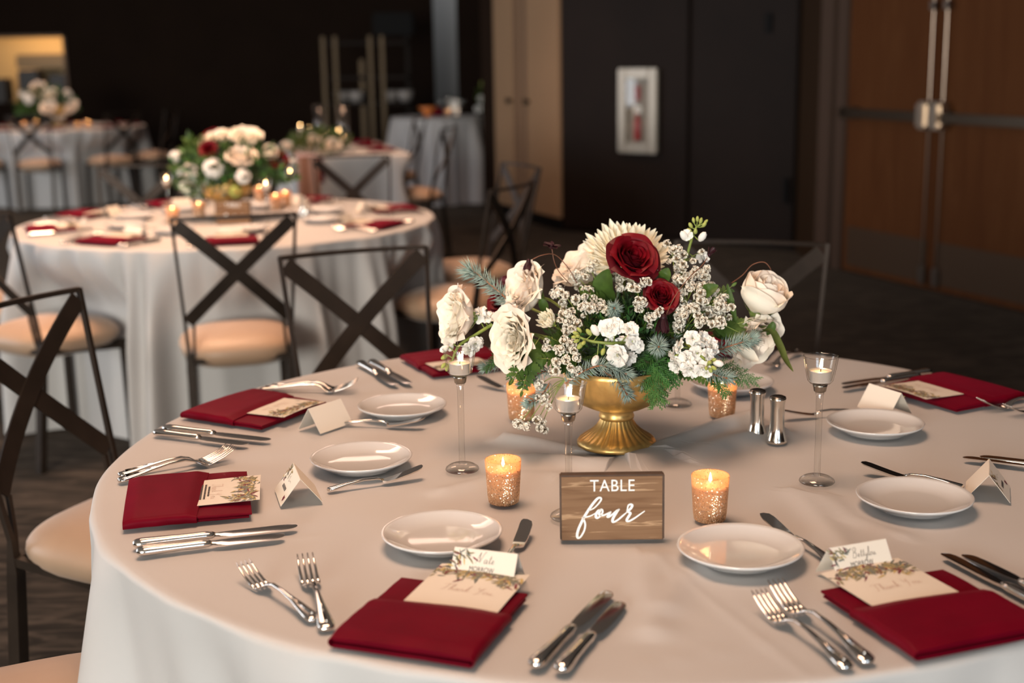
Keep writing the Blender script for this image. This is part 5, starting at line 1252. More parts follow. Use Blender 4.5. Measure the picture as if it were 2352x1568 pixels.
spruce('spruce sprig hanging down over the gold bowl below the front stock', [(1380, 850, -.09), (1410, 868, -.11), (1430, 890, -.12), (1440, 905, -.12)], 5, .018, .9)
spruce('spruce sprig at right, its flat blue needles beside the front right stock', [(1620, 815, -.04), (1660, 800, -.06), (1700, 787, -.07), (1725, 778, -.07)], 6, .022, 1.1)
spruce('lower right spruce sprig with an orange bud over the rear votive', [(1610, 850, -.06), (1645, 862, -.08), (1670, 868, -.09)], 7, .020, 1.0)
spruce('spruce sprig low at left, drooping toward the left votive', [(1270, 850, -.06), (1235, 858, -.08), (1205, 880, -.09)], 8, .018, .8)
spruce('blurred spruce tip below the low left white rose', [(1190, 815, -.02), (1150, 830, -.03), (1118, 842, -.03)], 9, .018, .7, brown=False)
spruce('short spruce sprig hanging beneath the low left sprig', [(1262, 880, -.07), (1242, 910, -.08), (1215, 925, -.09)], 10, .016, .7)
spruce('spruce sprig between the front stock and the gold rim at centre', [(1460, 830, -.05), (1480, 850, -.08), (1470, 880, -.10)], 11, .018, .8)
spruce('spruce sprig right of the large star tip, half under the white stock', [(1520, 760, -.02), (1545, 775, -.06), (1570, 790, -.08)], 12, .018, .7)
def cedar(label, root, tip, spread, seed, m=CEDAR, fans=9, group='green cedar sprays'):
    rnd = random.Random(seed); A = atd(*root[:2], BD + root[2]); B = atd(*tip[:2], BD + tip[2]); t = thing('cedar_spray', label, 'evergreen sprig', A, 0, group)
    d = (B - A); L_ = d.length; d.normalize(); side = d.cross(FWD).normalized(); nrm = side.cross(d); mb = MB()
    def br(p, dr, l, lev):
        e = p + dr * l; mb.tube([p, (p + e) / 2, e], [.0009, .0011, .0005], 4, sq=.5, cap=False)
        if lev:
            n = max(3, int(l / .0042))
            for k in range(n):
                for s in (-1, 1):
                    q = (k + .6 + .2 * s) / n; an = s * rnd.uniform(.5, .85); ax = nrm
                    nd = (Matrix.Rotation(an, 3, ax) @ dr + nrm * rnd.gauss(0, .18)).normalized(); br(p + dr * l * q, nd, l * (.42 if lev == 2 else .36) * (1 - .55 * q) * rnd.uniform(.8, 1.2) * (spread if lev == 2 else 1), lev - 1)
    br(Vector((0, 0, 0)), d, L_, 2)
    ob('sprays', mb.mesh('sprays', m), t, kind='stuff')
cedar('green cedar spray hanging over the gold bowl at the front', (1500, 800, -.07), (1508, 925, -.13), 1.0, 1)
cedar('second cedar spray hanging just right of the front one', (1530, 800, -.06), (1545, 885, -.11), 1.0, 2)
cedar('bright cedar spray at right, over the plate behind the bouquet', (1620, 840, -.02), (1735, 875, -.04), .8, 3)
cedar('cedar spray pointing down at right, over the rear right votive', (1620, 840, -.03), (1668, 905, -.07), .9, 4)
cedar('cedar spray at left under the low white rose', (1190, 790, -.04), (1170, 868, -.06), .8, 5)
cedar('small cedar tuft at far left under the drooping stock', (1160, 800, -.03), (1115, 850, -.05), .8, 6)
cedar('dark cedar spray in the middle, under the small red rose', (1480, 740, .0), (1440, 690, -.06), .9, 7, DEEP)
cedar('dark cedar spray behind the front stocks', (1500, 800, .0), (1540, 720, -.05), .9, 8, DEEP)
def frond(name, label, root, tip, w, seed, m=FERN, pairs=9, nfac=(0, 0, 1), droop=0.0, lobes=3, group='fern fronds'):
    rnd = random.Random(seed); A = atd(*root[:2], BD + root[2]); B = atd(*tip[:2], BD + tip[2]); t = thing(name, label, 'fern', A, 0, group)
    d = B - A; L_ = d.length; dn = d.normalized(); face_ = V(*nfac); side = dn.cross(face_).normalized(); up = side.cross(dn)
    path = [dn * (L_ * q) - up * droop * q * q for q in [k / 10 for k in range(11)]]
    ob('stem', MB().tube(path, [.0011 * (1 - .06 * k) for k in range(11)], 5).mesh('stem', STEM), t)
    for k in range(pairs * 2 + 1):
        s = 0 if k == pairs * 2 else (-1 if k % 2 else 1); q = .12 + .82 * (k // 2) / pairs; p = path[min(10, int(q * 10))]
        l = w * (1 - .75 * q) * rnd.uniform(.9, 1.1) if s else w * .35
        ld = (dn * (.55 if s else 1) + side * s * .85 + up * rnd.gauss(0, .12)).normalized(); ls = ld.cross(up).normalized()
        mb = MB(); N = 8; Lp, Rp = [], []
        for i in range(N + 1):
            v = i / N; ww = .30 * l * sin(pi * (.12 + .86 * v)) ** .8 * (1 - .35 * (lobes and (i % 2))); c = p + ld * l * v - up * .15 * l * v * v
            Lp.append(c + ls * ww); Rp.append(c - ls * ww)
        mb.add(Lp + Rp, [(i, i + 1, N + 2 + i, N + 1 + i) for i in range(N)])
        ob('leaflet', mb.mesh('leaflet', m, flat=True), t)
frond('fern_frond', 'dark green fern-like frond low at left, over the left votive', (1240, 775, -.07), (1172, 880, -.12), .042, 1, nfac=(.2, .3, .9))
frond('fern_frond', 'fern-like frond hanging straight down beside the left votive', (1225, 800, -.08), (1197, 908, -.11), .034, 2, nfac=(-.3, .2, .9))
frond('fern_frond', 'fern-like frond beside the small half-open chrysanthemum', (1320, 800, -.05), (1262, 775, -.11), .038, 3, nfac=(.3, .4, .8))
frond('fern_frond', 'toothed fern frond at right, under the lower white rose', (1640, 735, -.04), (1740, 784, -.07), .034, 4, pairs=12, nfac=(.1, .7, .6), lobes=0)
frond('fern_frond', 'second toothed fern frond at right, nearer the florets', (1630, 760, -.03), (1725, 735, -.04), .030, 5, pairs=11, nfac=(.1, .6, .7), lobes=0)
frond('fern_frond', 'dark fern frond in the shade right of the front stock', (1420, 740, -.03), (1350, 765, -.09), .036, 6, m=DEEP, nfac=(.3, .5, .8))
frond('fern_frond', 'green frond under the chrysanthemum, right of the white florets', (1420, 720, -.02), (1345, 668, -.07), .034, 7, nfac=(.2, .4, .9))
frond('fern_frond', 'green frond rising right of the big white floret spray', (1600, 720, -.02), (1690, 650, -.03), .030, 8, nfac=(.2, .4, .9))
frond('fern_frond', 'fern-like frond lying over the left rim, right of the low white rose', (1330, 830, -.06), (1235, 822, -.12), .036, 9, nfac=(0, .3, .9))
frond('fern_frond', 'green frond spreading right under the small red rose', (1480, 760, -.03), (1560, 765, -.08), .032, 10, m=LEAF, nfac=(.1, .5, .8))
frond('fern_frond', 'green frond low at right, over the gold rim', (1560, 830, -.05), (1640, 885, -.08), .030, 11, nfac=(.1, .5, .8))
def blade(name, label, pts, w, m, seed, group='broad leaves of the bouquet', nf=(0, .3, 1), cat='leaf'):
    P = [atd(x, y, BD + d) for x, y, d in pts]; o0 = P[0]; q = [p - o0 for p in crom(P, 6)]; n = len(q); f = V(*nf); mb = MB(); rows = []
    for i in range(n):
        d = (q[min(i + 1, n - 1)] - q[max(0, i - 1)]).normalized(); s = d.cross(f).normalized(); ww = w * sin(pi * (.06 + .93 * i / (n - 1))) ** .7; u = s.cross(d)
        rows.append([q[i] + s * ww, q[i] + s * ww * .5 - u * ww * .25, q[i] - u * ww * .35, q[i] - s * ww * .5 - u * ww * .25, q[i] - s * ww])
    vs = [p for r in rows for p in r]; fs = [(i * 5 + j, i * 5 + j + 1, i * 5 + j + 6, i * 5 + j + 5) for i in range(n - 1) for j in range(4)]
    mb.add(vs, fs); o = ob(name, mb.mesh(name, m), None, o0); tag(o, label, cat, group); return o
blade('broad_leaf', 'broad green leaf under the chrysanthemum, left of the large red rose', [(1400, 700, -.02), (1385, 660, -.05), (1398, 618, -.06)], .020, LEAF, 1, nf=(-.4, .3, .9))
blade('broad_leaf', 'second green leaf behind the first, tip to the left', [(1400, 720, -.01), (1360, 680, -.03), (1330, 660, -.03)], .015, LEAF, 2)
blade('broad_leaf', 'small green leaf tucked in the white floret spray at right', [(1600, 690, -.05), (1622, 668, -.09), (1650, 655, -.09)], .011, LEAF, 3)
blade('broad_leaf', 'small dark leaf below the large red rose at its right', [(1510, 660, -.03), (1525, 635, -.07), (1535, 615, -.07)], .011, LEAF, 4)
blade('broad_leaf', 'slender green leaf at the right edge of the floret spray', [(1690, 735, -.04), (1678, 690, -.05), (1672, 655, -.05)], .006, LEAF, 5)
blade('broad_leaf', 'curled olive leaf drooping off the right side of the bouquet', [(1700, 770, 0), (1765, 755, -.02), (1790, 790, -.03), (1805, 825, -.03), (1822, 853, -.03)], .0085, OLIVE, 6, nf=(.4, .5, .8))
blade('broad_leaf', 'short upright leaf above the drooping olive leaf', [(1755, 770, -.01), (1772, 752, -.02), (1776, 738, -.02)], .007, LEAF, 7)
blade('broad_leaf', 'green bract left of the blush rose stem', [(1255, 720, -.05), (1248, 700, -.06), (1242, 684, -.06)], .008, LEAF, 8)
blade('white_petal', 'fallen-back white petal at lower right of the bouquet', [(1690, 790, -.02), (1720, 812, -.03), (1742, 828, -.03)], .014, WROSE, 9, 'loose white petals of the bouquet', (.2, .6, .7), 'petal')
def cosmos(label, pts, flower, axis, s, seed, bud=False, col=None):
    P = [atd(x, y, BD + d) for x, y, d in pts]; o0 = P[0]; t = thing('cosmos_stem', label, 'flower', o0, 0, 'dark chocolate flowers on wiry stems')
    q = [p - o0 for p in crom(P, 7)]; ob('stem', MB().tube(q, .0008, 5).mesh('stem', col or VINE), t)
    if flower is None: return
    c = atd(*flower[:2], BD + flower[2]) - o0; a = V(*axis); M = axisM(c, a, a.orthogonal(), s)
    for k in range(7):
        f = lambda u, v: (.002 + (.010 if not bud else .004) * v, (2 * u - 1) * .0040 * sin((.2 + .75 * v) * pi) ** .6, (.001 if not bud else .014) * v + .002 * (2 * u - 1) ** 2)
        ob('petal', MB().grid(f, 4, 4).mesh('petal', DARKF), t).matrix_local = M @ Matrix.Rotation(2 * pi * k / 7, 4, 'Z') @ Matrix.Rotation(RND.gauss(0, .25), 4, 'Y')
    ob('centre', MB().lathe([(0, -.004), (.003, -.002), (.0035, .002), (0, .0045)], 8).mesh('centre', DARKF), t).matrix_local = M
cosmos('dark drooping flower on an arching stem above the blush rose', [(1325, 650, 0), (1305, 615, -.01), (1275, 585, -.02), (1245, 586, -.03), (1222, 596, -.03)], (1214, 600, -.03), (-.1, -1, .1), 1.2, 1, True)
cosmos('small dark flower standing against the background at upper left', [(1312, 655, 0), (1285, 625, -.01), (1273, 600, -.02), (1268, 572, -.02)], (1267, 566, -.02), (0, .95, .3), 1.3, 2)
cosmos('dark flower bud on a long stem crossing the white florets', [(1520, 750, -.09), (1545, 690, -.13), (1580, 640, -.12), (1612, 610, -.09), (1624, 592, -.08)], (1629, 585, -.08), (.5, .8, .2), .9, 3, True)
cosmos('wiry red tendril looping behind the closed white rose', [(1680, 650, .02), (1705, 632, .02), (1728, 608, .02), (1755, 602, .02), (1770, 618, .02), (1770, 632, .02)], None, None, 1, 4)
cosmos('dark drooping flower hanging under the small red rose', [(1500, 780, -.05), (1515, 760, -.09), (1522, 735, -.11)], (1524, 728, -.115), (0, -1, .3), 1.7, 5, True)
# the shaded green body of the bouquet
def body():
    rnd = random.Random(5); mb = MB()
    C = atd(1440, 790, BD)
    for i in range(2600):
        a = rnd.uniform(0, 2 * pi); z = rnd.uniform(-.35, 1); r = sqrt(max(0, 1 - z * z)); k = rnd.uniform(.45, 1.0) ** .6
        p = C + Vector((.135 * r * cos(a) * k, .105 * r * sin(a) * k, .085 * z * k))
        d = Vector((r * cos(a), r * sin(a), z + .2)) + Vector((rnd.gauss(0, .6), rnd.gauss(0, .6), rnd.gauss(0, .6))); d.normalize(); s = d.orthogonal().normalized(); l = rnd.uniform(.012, .026); w = rnd.uniform(.0008, .0035)
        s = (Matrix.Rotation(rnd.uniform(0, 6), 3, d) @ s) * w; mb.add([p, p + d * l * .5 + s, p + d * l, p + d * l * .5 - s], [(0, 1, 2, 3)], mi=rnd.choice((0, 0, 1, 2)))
    mb.lathe([(0, -.055), (.075, -.05), (.085, -.02), (.08, .02), (.05, .045), (0, .055)], 16, Matrix.Translation(C + Vector((0, 0, -.005))))
    return mb
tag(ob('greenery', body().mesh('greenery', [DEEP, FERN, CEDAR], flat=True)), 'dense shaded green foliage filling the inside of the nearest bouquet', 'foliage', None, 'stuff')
# ------------------------------------------------------------------ the tables behind
FAR = {}
def far_bloom(kind, cols):
    key = kind + cols[0].name
    if key in FAR: return FAR[key]
    mb = MB()
    if kind in ('full', 'red', 'bud'):
        R = rose_protos(kind)
        for i, (n, rb, rm, rt, h, al, lip, z0, ph) in enumerate(R):
            for k in range(n):
                mb.grid(petal_fn(rb, rm, rt, h, al, lip, z0, i * 10 + k, pinch=.5), 5, 5, M=Matrix.Rotation(2 * pi * (k + ph) / n, 4, 'Z'), mi=0 if i < len(R) - len(cols) + 1 else i - len(R) + len(cols))
    else:
        rnd = random.Random(4)
        for i in range(26):
            z = rnd.uniform(-.5, 1); a = rnd.uniform(0, 6.28); r = sqrt(max(0, 1 - z * z)); d = Vector((r * cos(a), r * sin(a), z * 1.2)); M = axisM(d * .026 + Vector((0, 0, .02)), d)
            for k in range(5):
                mb.grid(lambda u, v: (.001 + .011 * v, (2 * u - 1) * .006 * sin((.2 + .7 * v) * pi * .7), .004 * v + .002 * sin(5 * u)), 3, 3, M=M @ Matrix.Rotation(2 * pi * k / 5 + i, 4, 'Z'))
    me = mb.mesh('bloom', list(cols)); FAR[key] = me; return me
def bloom(name, label, cat, P, axis, size, kind, cols, group):
    me = far_bloom(kind, cols); Rm = {'bud': .0345, 'full': .0420, 'red': .0440}.get(kind, .04)
    o = ob(name, me); a = V(*axis); s = size / 2 / Rm
    o.matrix_world = axisM(P - a * .024 * s, a, a.orthogonal(), s); return tag(o, label, cat, group)
def clump(name, label, C, rx_, ry_, rz_, n, seed, mats=(DEEP, FERN, CEDAR), lmax=.05):
    rnd = random.Random(seed); mb = MB()
    for i in range(n):
        a = rnd.uniform(0, 2 * pi); z = rnd.uniform(-.4, 1); r = sqrt(max(0, 1 - z * z)); k = rnd.uniform(.3, 1.0) ** .5
        p = Vector((rx_ * r * cos(a) * k, ry_ * r * sin(a) * k, rz_ * z * k)); d = Vector((p.x / rx_, p.y / ry_, p.z / rz_ + .2)) + Vector((rnd.gauss(0, .6), rnd.gauss(0, .6), rnd.gauss(0, .6))); d.normalize(); s = d.orthogonal().normalized(); l = rnd.uniform(.3, 1) * lmax; w = l * .18
        s = (Matrix.Rotation(rnd.uniform(0, 6), 3, d) @ s) * w; mb.add([p, p + d * l * .5 + s, p + d * l, p + d * l * .5 - s], [(0, 1, 2, 3)], mi=rnd.randrange(len(mats)))
    o = ob(name, mb.mesh(name, list(mats), flat=True), None, C); return tag(o, label, 'foliage', None, 'stuff')
# ---- second table
B2 = Vector((TC2.x, TC2.y, TOP + .002)); b2 = bowl('antique gold footed bowl under the bouquet of the second table', B2, 1.1)
D2 = (B2 - CAM).dot(FWD)
G2 = 'blooms of the second table\'s bouquet'
for name, lab, cat, px, py, dd, ax, s, kind, cols in (
    ('white_rose', 'white bloom at the top left of the second table\'s bouquet', 'rose', 495, 320, 0, (-.3, .8, .4), .115, 'full', (WROSE, WROSE)),
    ('white_rose', 'large white bloom at the top of the second table\'s bouquet', 'rose', 564, 316, 0, (.1, .8, .5), .125, 'full', (WROSE, WROSE)),
    ('white_rose', 'flat blush bloom in the middle of the second table\'s bouquet', 'rose', 555, 362, -.1, (.1, .75, .6), .115, 'full', (WROSE2, WROSE2)),
    ('red_rose', 'dark red rose at left in the second table\'s bouquet', 'rose', 477, 342, -.1, (-.2, .3, .9), .072, 'red', (RROSE, RROSED)),
    ('red_rose', 'dark red rose at the right end of the second table\'s bouquet', 'rose', 642, 367, -.05, (.4, .2, .9), .075, 'red', (RROSE, RROSED)),
    ('red_rose', 'red rose peeping out behind the top left white bloom of the second table', 'rose', 484, 304, .05, (-.3, .8, .4), .06, 'red', (RROSE, RROSED)),
    ('white_rose', 'round white rose at right in the second table\'s bouquet', 'rose', 620, 351, -.05, (.3, .4, .8), .066, 'bud', (WROSE, WROSE)),
    ('stock_stem', 'white stock cluster drooping at the left of the second table\'s bouquet', 'flower', 432, 402, -.05, (-.6, -.2, .7), .115, 'stock', (STOCKW,)),
    ('stock_stem', 'white stock tip at the far left of the second table\'s bouquet', 'flower', 403, 360, 0, (-.8, .5, .3), .065, 'stock', (STOCKW,)),
    ('stock_stem', 'white stock in the centre left of the second table\'s bouquet', 'flower', 490, 386, -.14, (-.2, .1, 1), .10, 'stock', (STOCKW,)),
    ('stock_stem', 'white stock hanging in front of the second table\'s bouquet', 'flower', 558, 405, -.15, (.1, -.2, 1), .075, 'stock', (STOCKW,)),
    ('stock_stem', 'slim white stock at the right end of the second table\'s bouquet', 'flower', 668, 374, 0, (.8, .1, .5), .06, 'stock', (STOCKW,)),
    ('stock_stem', 'pale buds above the gold bowl of the second table', 'flower', 540, 440, -.16, (0, -.2, 1), .06, 'stock', (BUDG,))):
    bloom(name, lab, cat, atd(px, py, D2 + dd), ax, s, kind, cols, G2)
clump('greenery', 'green foliage filling the bouquet of the second table', atd(535, 395, D2), .26, .16, .13, 1500, 3)
clump('leaf_spray', 'bright green leaves at the left of the second table\'s bouquet', atd(450, 352, D2), .05, .05, .07, 120, 4, (LEAF, LEAF))
clump('leaf_spray', 'grey-green leaves hanging over the gold bowl of the second table', atd(470, 440, D2 - .12), .08, .05, .05, 160, 5, (SPRUCE, FERN))
for lab, tl, (x, y), lit in (('tall glass holder at the left of the second table\'s bouquet', 'lit tealight at the left of the second table\'s bouquet', (389, 512), True), ('tall glass holder right of the second table\'s gold bowl', 'lit tealight right of the second table\'s gold bowl', (616, 530), True), ('tall glass holder at the right end of the second table\'s bouquet', 'tealight at the right end of the second table\'s bouquet', (671, 492), True)):
    p = at(x, y); holder(lab, tl, (p.x, p.y, TOP), 'tall holders on the second table')
for lab, (x, y) in (('votive on the second table at left, by the tall holder', (398, 514)), ('votive on the second table left of its sign', (458, 502)), ('votive behind the second table\'s gold bowl at right', (597, 461)), ('brightest votive right of the second table\'s gold bowl', (634, 481)), ('rightmost votive near the second table\'s bouquet', (656, 474))):
    p = at(x, y); votive(lab, (p.x, p.y, TOP), 'votives on the second table', 0)
for lab, (x, y) in (('rear silver shaker on the second table', (697, 492)), ('front silver shaker on the second table', (704, 500))): shaker(lab, (x, y))
# its sign, facing the camera
pa = at(496, 516); t = thing('table_sign', 'small brown block sign on the second table, behind a chair rail', 'sign', M=Matrix.Translation(pa + Vector((0, 0, .001))))
ob('board', MB().box(0, SW, 0, ST, 0, SH, bev=.0016).mesh('board', SIGNEDGE, 30), t); ob('front_face', MB().box(.002, SW - .003, -.0004, .001, .0014, SH - .002).mesh('front_face', SIGNW, flat=True), t)
me, s = font_mesh('TABLE', 'lettering', WHITEPAINT, SW * .425, 1.08); kk = SH * .175 / max(v.co.y for v in me.vertices)
for v in me.vertices: v.co = Mf @ Vector((v.co.x + SW * .288, v.co.y * kk + SH * .76, 0))
ob('printed_word', me, t)
mb = MB(); ribbon(mb, [(.030, .030), (.045, .042), (.040, .022), (.055, .034), (.066, .024), (.078, .036), (.088, .024), (.112, .038)], .0045, Mf); ob('painted_word', mb.mesh('painted_word', WHITEPAINT, flat=True), t)
NAP0 = napkin_meshes(31, .185, .185, .004, .62)
CARD0 = MB().box(-.06, .06, 0, .12, 0, .0006).mesh('paper', PAPER, flat=True)
FAN = MB().merge(garland(Matrix.Translation((-.06, .05, .0012)), .12, .07, 5)).mesh('printed_garland', PRINT, flat=True)
def far_setting(tc, top, a, where, group, cutlery=True, plate=True):
    d = Vector((cos(a), sin(a))); s = Vector((-d.y, d.x)); c = Vector((tc.x, tc.y)) + d * .70; M = Matrix.Translation((c.x, c.y, top + .001)) @ Matrix.Rotation(yaw_of(-d.x, -d.y), 4, 'Z')
    t = thing('napkin', 'burgundy pocket napkin ' + where, 'napkin', M=M, group='burgundy napkins ' + group)
    for nm, m in zip(('lower_fold', 'upper_fold', 'pocket'), NAP0): ob(nm, m, t)
    k = thing('thank_you_card', 'card in the napkin ' + where, 'card', M=M @ Matrix.Translation((0, -.02, .0124)) @ Matrix.Rotation(.04, 4, 'X'), group='cards ' + group); ob('paper', CARD0, k); ob('printed_garland', FAN, k)
    if plate:
        p = Vector((tc.x, tc.y)) + d * .42 + s * .06; tag(ob('bread_plate', PLATE, None, (p.x, p.y, top)), 'plate inside the napkin ' + where, 'plate', 'bread plates ' + group)
    if cutlery:
        Mo = Matrix.Rotation(yaw_of(-d.x, -d.y) + pi / 2, 4, 'Z')
        for j, off in enumerate((.125, .150)):
            p = c + s * -off + d * .10
            f = thing('fork', ('inner' if j == 0 else 'outer') + ' fork by the napkin ' + where, 'fork', M=Matrix.Translation((p.x, p.y, top)) @ Mo, group='forks ' + group); ob('handle', FK_H, f); [ob('tine', m, f) for m in FK_T]
            p = c + s * off + d * .10
            f = thing('table_knife', ('inner' if j == 0 else 'outer') + ' knife by the napkin ' + where, 'knife', M=Matrix.Translation((p.x, p.y, top)) @ Mo, group='knives ' + group); m = (KN_A, KN_B)[j]; ob('handle', m[0], f); ob('blade', m[1], f)
        p = Vector((tc.x, tc.y)) + d * .57; zr = sqrt(CARD_P ** 2 - .027 ** 2)
        pc = thing('place_card', 'place card before the napkin ' + where, 'place card', M=Matrix.Translation((p.x, p.y, top + .0004)) @ Matrix.Rotation(yaw_of(-d.x, -d.y), 4, 'Z'), group='place cards ' + group)
        for sg_, nm in ((-1, 'front_panel'), (1, 'rear_panel')): ob(nm, TENT[sg_], pc)
TENT = {}
for sg_ in (-1, 1):
    zr = sqrt(CARD_P ** 2 - .027 ** 2); n_ = Vector((0, sg_ * zr, .027)).normalized() * TH; A = [Vector((-.0425, sg_ * .027, 0)), Vector((.0425, sg_ * .027, 0)), Vector((.0425, 0, zr)), Vector((-.0425, 0, zr))]
    TENT[sg_] = MB().add(A + [v + n_ for v in A], [(0, 1, 2, 3), (7, 6, 5, 4), (0, 4, 5, 1), (1, 5, 6, 2), (2, 6, 7, 3), (3, 7, 4, 0)]).mesh('panel', PAPER, flat=True)
for (x, y), w in zip(((178, 488), (104, 523), (248, 549), (532, 548), (868, 513), (918, 476), (722, 452), (385, 463)),
                     ('at the back left rim of the second table', 'at the far left of the second table', 'at the left front of the second table', 'at the second table\'s front, framed by a chair back', 'at the right front of the second table', 'at the right rim of the second table', 'behind the shakers of the second table', 'at the second table\'s back, left of the bouquet')):
    p = at(x, y, TOP + .012); far_setting(TC2, TOP, atan2(p.y - TC2.y, p.x - TC2.x), w, 'on the second table')
# ---- farthest table
B3 = Vector((TC3.x, TC3.y, TOP + .002)); bowl('gold footed bowl under the pale bouquet of the farthest table', B3, 1.5); D3 = (B3 - CAM).dot(FWD)
for i, (px, py, s, kind, cols, w) in enumerate(((90, 206, .16, 'full', (WROSE2, WROSE2), 'topmost'), (114, 220, .15, 'full', (WROSE, WROSE), 'second from the top'), (112, 247, .15, 'full', (WROSE2, WROSE2), 'in the middle'), (154, 217, .13, 'stock', (STOCKW,), 'upper right'), (163, 246, .15, 'full', (WROSE2, WROSE2), 'lower right'), (66, 226, .14, 'stock', (STOCKW,), 'left'), (52, 217, .10, 'stock', (STOCKW,), 'far left'), (134, 266, .12, 'full', (WROSE2, WROSE2), 'lowest'))):
    bloom('white_rose' if kind == 'full' else 'stock_stem', 'pale bloom, ' + w + ', of the farthest table\'s bouquet', 'flower', atd(px, py, D3 - .1 * (i % 3)), (RND.uniform(-.4, .4), .5, .8), s, kind, cols, 'blooms of the farthest table\'s bouquet')
clump('greenery', 'dark foliage in the bouquet of the farthest table', atd(108, 245, D3), .30, .2, .20, 900, 9, lmax=.08)
for i, ((x, y), w) in enumerate((((26, 262), 'at its left'), ((57, 283), 'left of its bouquet'), ((84, 310), 'at its front left'), ((205, 283), 'right of its bouquet'), ((200, 303), 'at its front right'), ((180, 306), 'at its front, beside another'))):
    p = at(x, 290 + (i * 5) % 9); votive('small lit votive on the farthest table ' + w, (p.x, p.y, TOP), 'votives on the farthest table', 0)
for k, w in enumerate(('at the right of the farthest table', 'at the back right of the farthest table', 'at the back of the farthest table', 'at the back left of the farthest table', 'at the left of the farthest table', 'at the left front of the farthest table', 'at the front of the farthest table', 'at the right front of the farthest table')):
    far_setting(TC3, TOP, 2 * pi * k / 8 + .25, w, 'on the farthest table', cutlery=False)
# ---- rectangular table: garland of greens, candles, runner, napkins
def on4(u, v, dz=0): p = TC4 + dirx * u + diry * v; return Vector((p.x, p.y, TOP + dz))
clump('garland', 'low green garland with pale blooms along the rectangular table', on4(-.20, -.30, .05), .22, .50, .10, 1300, 12, (FERN, OLIVE, DEEP), .055)
for i, (px, py, s, cols, w) in enumerate(((765, 333, .10, (WROSE2, WROSE2), 'at its right front'), (722, 322, .08, (WROSE2, WROSE2), 'in its middle'), (740, 347, .07, (WROSE2, WROSE2), 'low at its front'), (660, 335, .07, (WROSE2, WROSE2), 'at its left'), (717, 330, .05, (RROSED, RROSED), 'dark, at its centre'))):
    bloom('white_rose' if i < 4 else 'red_rose', 'small bloom of the rectangular table\'s garland, ' + w, 'rose', atd(px, py, (on4(-.1, -.6) - CAM).dot(FWD) - .05), (.2, .6, .7), s, 'full' if i < 4 else 'red', cols, 'blooms in the garland of the rectangular table')
for i, (px, py, dd) in enumerate(((689, 285, 1.0), (711, 290, .9), (749, 302, .75), (778, 296, .9), (788, 308, .6))):
    q = atd(px, py, (on4(0, -TL / 2) - CAM).dot(FWD) + dd); zz = q.z - .0005
    h = max(.02, q.z - TOP - .012)
    t = thing('candlestick', ['leftmost', 'second', 'third', 'fourth', 'rightmost'][i] + ' lit candle on the rectangular table', 'candle', (q.x, q.y, TOP), 0, 'candles on the rectangular table')
    ob('stick', MB().lathe([(0, 0), (.035, 0), (.035, .004), (.008, .012), (.007, h * .5), (.016, h * .5 + .008), (.016, h * .55), (0, h * .55)], 16).mesh('stick', GOLD), t); ob('wax', MB().lathe([(0, h * .55), (.013, h * .55), (.013, h - .004), (0, h - .002)], 14).mesh('wax', WAX), t); ob('flame', FL_, t, (0, 0, h))
for i, (px, py) in enumerate(((736, 285), (790, 292))):
    q = at(px, py + 45); t = thing('glass_cylinder', ('left' if i == 0 else 'right') + ' tall clear glass cylinder on the rectangular table', 'vase', (q.x, q.y, TOP), 0, 'glass cylinders on the rectangular table')
    ob('glass', MB().lathe([(0, .001), (.045, .001), (.045, .30), (.042, .30), (.042, .006), (0, .006)], 24).mesh('glass', GLASS), t)
for i, (u, v, w) in enumerate(((.22, -.45, 'nearest at its right side'), (.22, .05, 'in the middle of its right side'), (.22, .52, 'farthest at its right side'))):
    M = Matrix.Translation(on4(u, v, .001)) @ Matrix.Rotation(A4 + pi / 2, 4, 'Z'); t = thing('napkin', 'burgundy pocket napkin on the rectangular table, ' + w, 'napkin', M=M, group='burgundy napkins on the rectangular table')
    for nm, m in zip(('lower_fold', 'upper_fold', 'pocket'), NAP0): ob(nm, m, t)
    p = on4(u - .24, v + .1); tag(ob('bread_plate', PLATE, None, p), 'white bread plate on the rectangular table, ' + w, 'plate', 'bread plates on the rectangular table')
# peach runner hanging over the front left corner, with a dark red ribbon
Mr = Matrix.Translation(TC4) @ Matrix.Rotation(A4, 4, 'Z')
def runner(u, v, x0, x1, y, z1): return (x0 + (x1 - x0) * u, y - .006 * sin(u * 9) - .004 * sin(v * 5), TOP + .012 - (z1) * v)
mb = MB(); yf = -TL / 2 - .055
mb.grid(lambda u, v: runner(u, v, -wx / 2 - .05, -wx / 2 + .10, yf, .42), 10, 8); mb.grid(lambda u, v: (-wx / 2 - .05 + .15 * u, yf + (.55) * v, TOP + .0135), 4, 4)
o = ob('table_runner', mb.mesh('table_runner', PEACH)); o.matrix_world = Mr; tag(o, 'peach satin runner hanging over the left front corner of the rectangular table', 'runner')
mb = MB().grid(lambda u, v: (-wx / 2 + .085 + .03 * u + .012 * v, yf - .018 - .004 * sin(v * 4), TOP + .005 - .17 * v), 4, 8)
o = ob('ribbon', mb.mesh('ribbon', NAPK)); o.matrix_world = Mr; tag(o, 'dark red ribbon hanging beside the peach runner', 'ribbon')
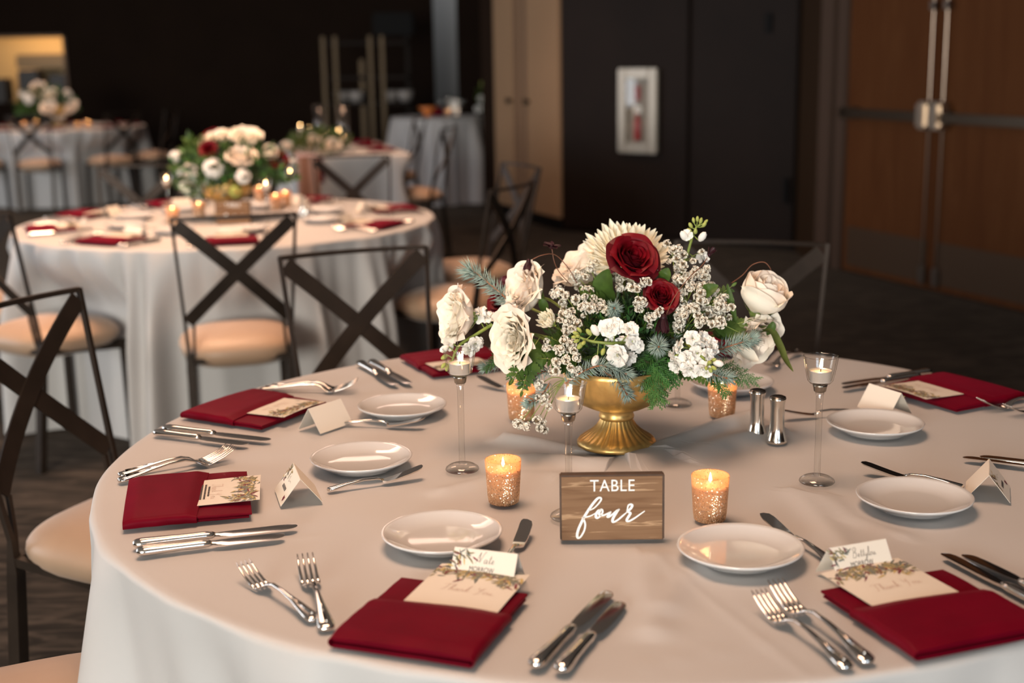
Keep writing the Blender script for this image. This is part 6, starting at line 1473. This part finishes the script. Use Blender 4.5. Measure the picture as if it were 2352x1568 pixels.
# ---- gift table
D5 = (Vector((TC5.x, TC5.y, T5H)) - CAM).dot(FWD)
def on5(px, dy=0.0): q = atd(px, 262, D5 + dy); return Vector((q.x, q.y, T5H))
tag(ob('glass_dish', MB().lathe([(0, .001), (.05, .001), (.03, .02), (.055, .05), (.10, .09), (.095, .09), (.05, .055), (0, .04)], 20).mesh('glass_dish', mat('orange_glass', (.75, .22, .05), .2)), None, on5(983)), 'orange dish at the left of the gift table', 'dish')
tag(ob('jar', MB().lathe([(0, .001), (.05, .001), (.055, .03), (.05, .07), (.03, .08), (0, .08)], 16).mesh('jar', NAPK), None, on5(1007)), 'dark red jar beside the orange dish on the gift table', 'jar')
for i, (px, h) in enumerate(((1012, .16), (1030, .20), (1060, .17))):
    t = thing('goblet', ['left', 'middle', 'right'][i] + ' clear goblet on the gift table', 'glass', on5(px, .1), 0, 'goblets on the gift table')
    ob('glass', MB().lathe([(0, .001), (.035, .001), (.035, .004), (.006, .01), (.005, h * .4), (.035, h * .55), (.042, h * .8), (.036, h), (.034, h), (.039, h * .8), (.032, h * .57), (0, h * .45)], 20).mesh('glass', GLASS), t)
t = thing('framed_notice', 'small white framed notice standing on the gift table', 'sign', on5(1043, .15)); h5 = .15
ob('frame', MB().box(-.05, .05, 0, .015, 0, h5, bev=.003).mesh('frame', NICKEL, 30), t); ob('sheet', MB().box(-.044, .044, -.003, -.0005, h5 - .07, h5 - .006).mesh('sheet', WHITEPAINT, flat=True), t)
votive('lit votive at the front of the gift table', on5(1028, -.15), 'votive on the gift table', 0)
t = thing('bud_vase', 'slim glass vase at the right of the gift table', 'vase', on5(1108)); ob('glass', MB().lathe([(0, .001), (.04, .001), (.045, .05), (.025, .11), (.022, .15), (.03, .16), (.027, .16), (.02, .11), (.04, .05), (0, .006)], 18).mesh('glass', GLASS), t)
for i, (px, py, w) in enumerate(((1112, 192, 'highest'), (1106, 226, 'middle'), (1098, 250, 'lowest'))): bloom('stock_stem', 'pale yellow-green bloom in the gift table vase, ' + w, 'flower', atd(px, py, D5), (.1, .7, .7), .09, 'stock', (BUDG,) if i == 0 else (STOCKW,), 'blooms in the gift table vase')
clump('leaf_spray', 'leaves in the gift table vase', atd(1106, 225, D5), .05, .05, .12, 90, 15, (LEAF, FERN))
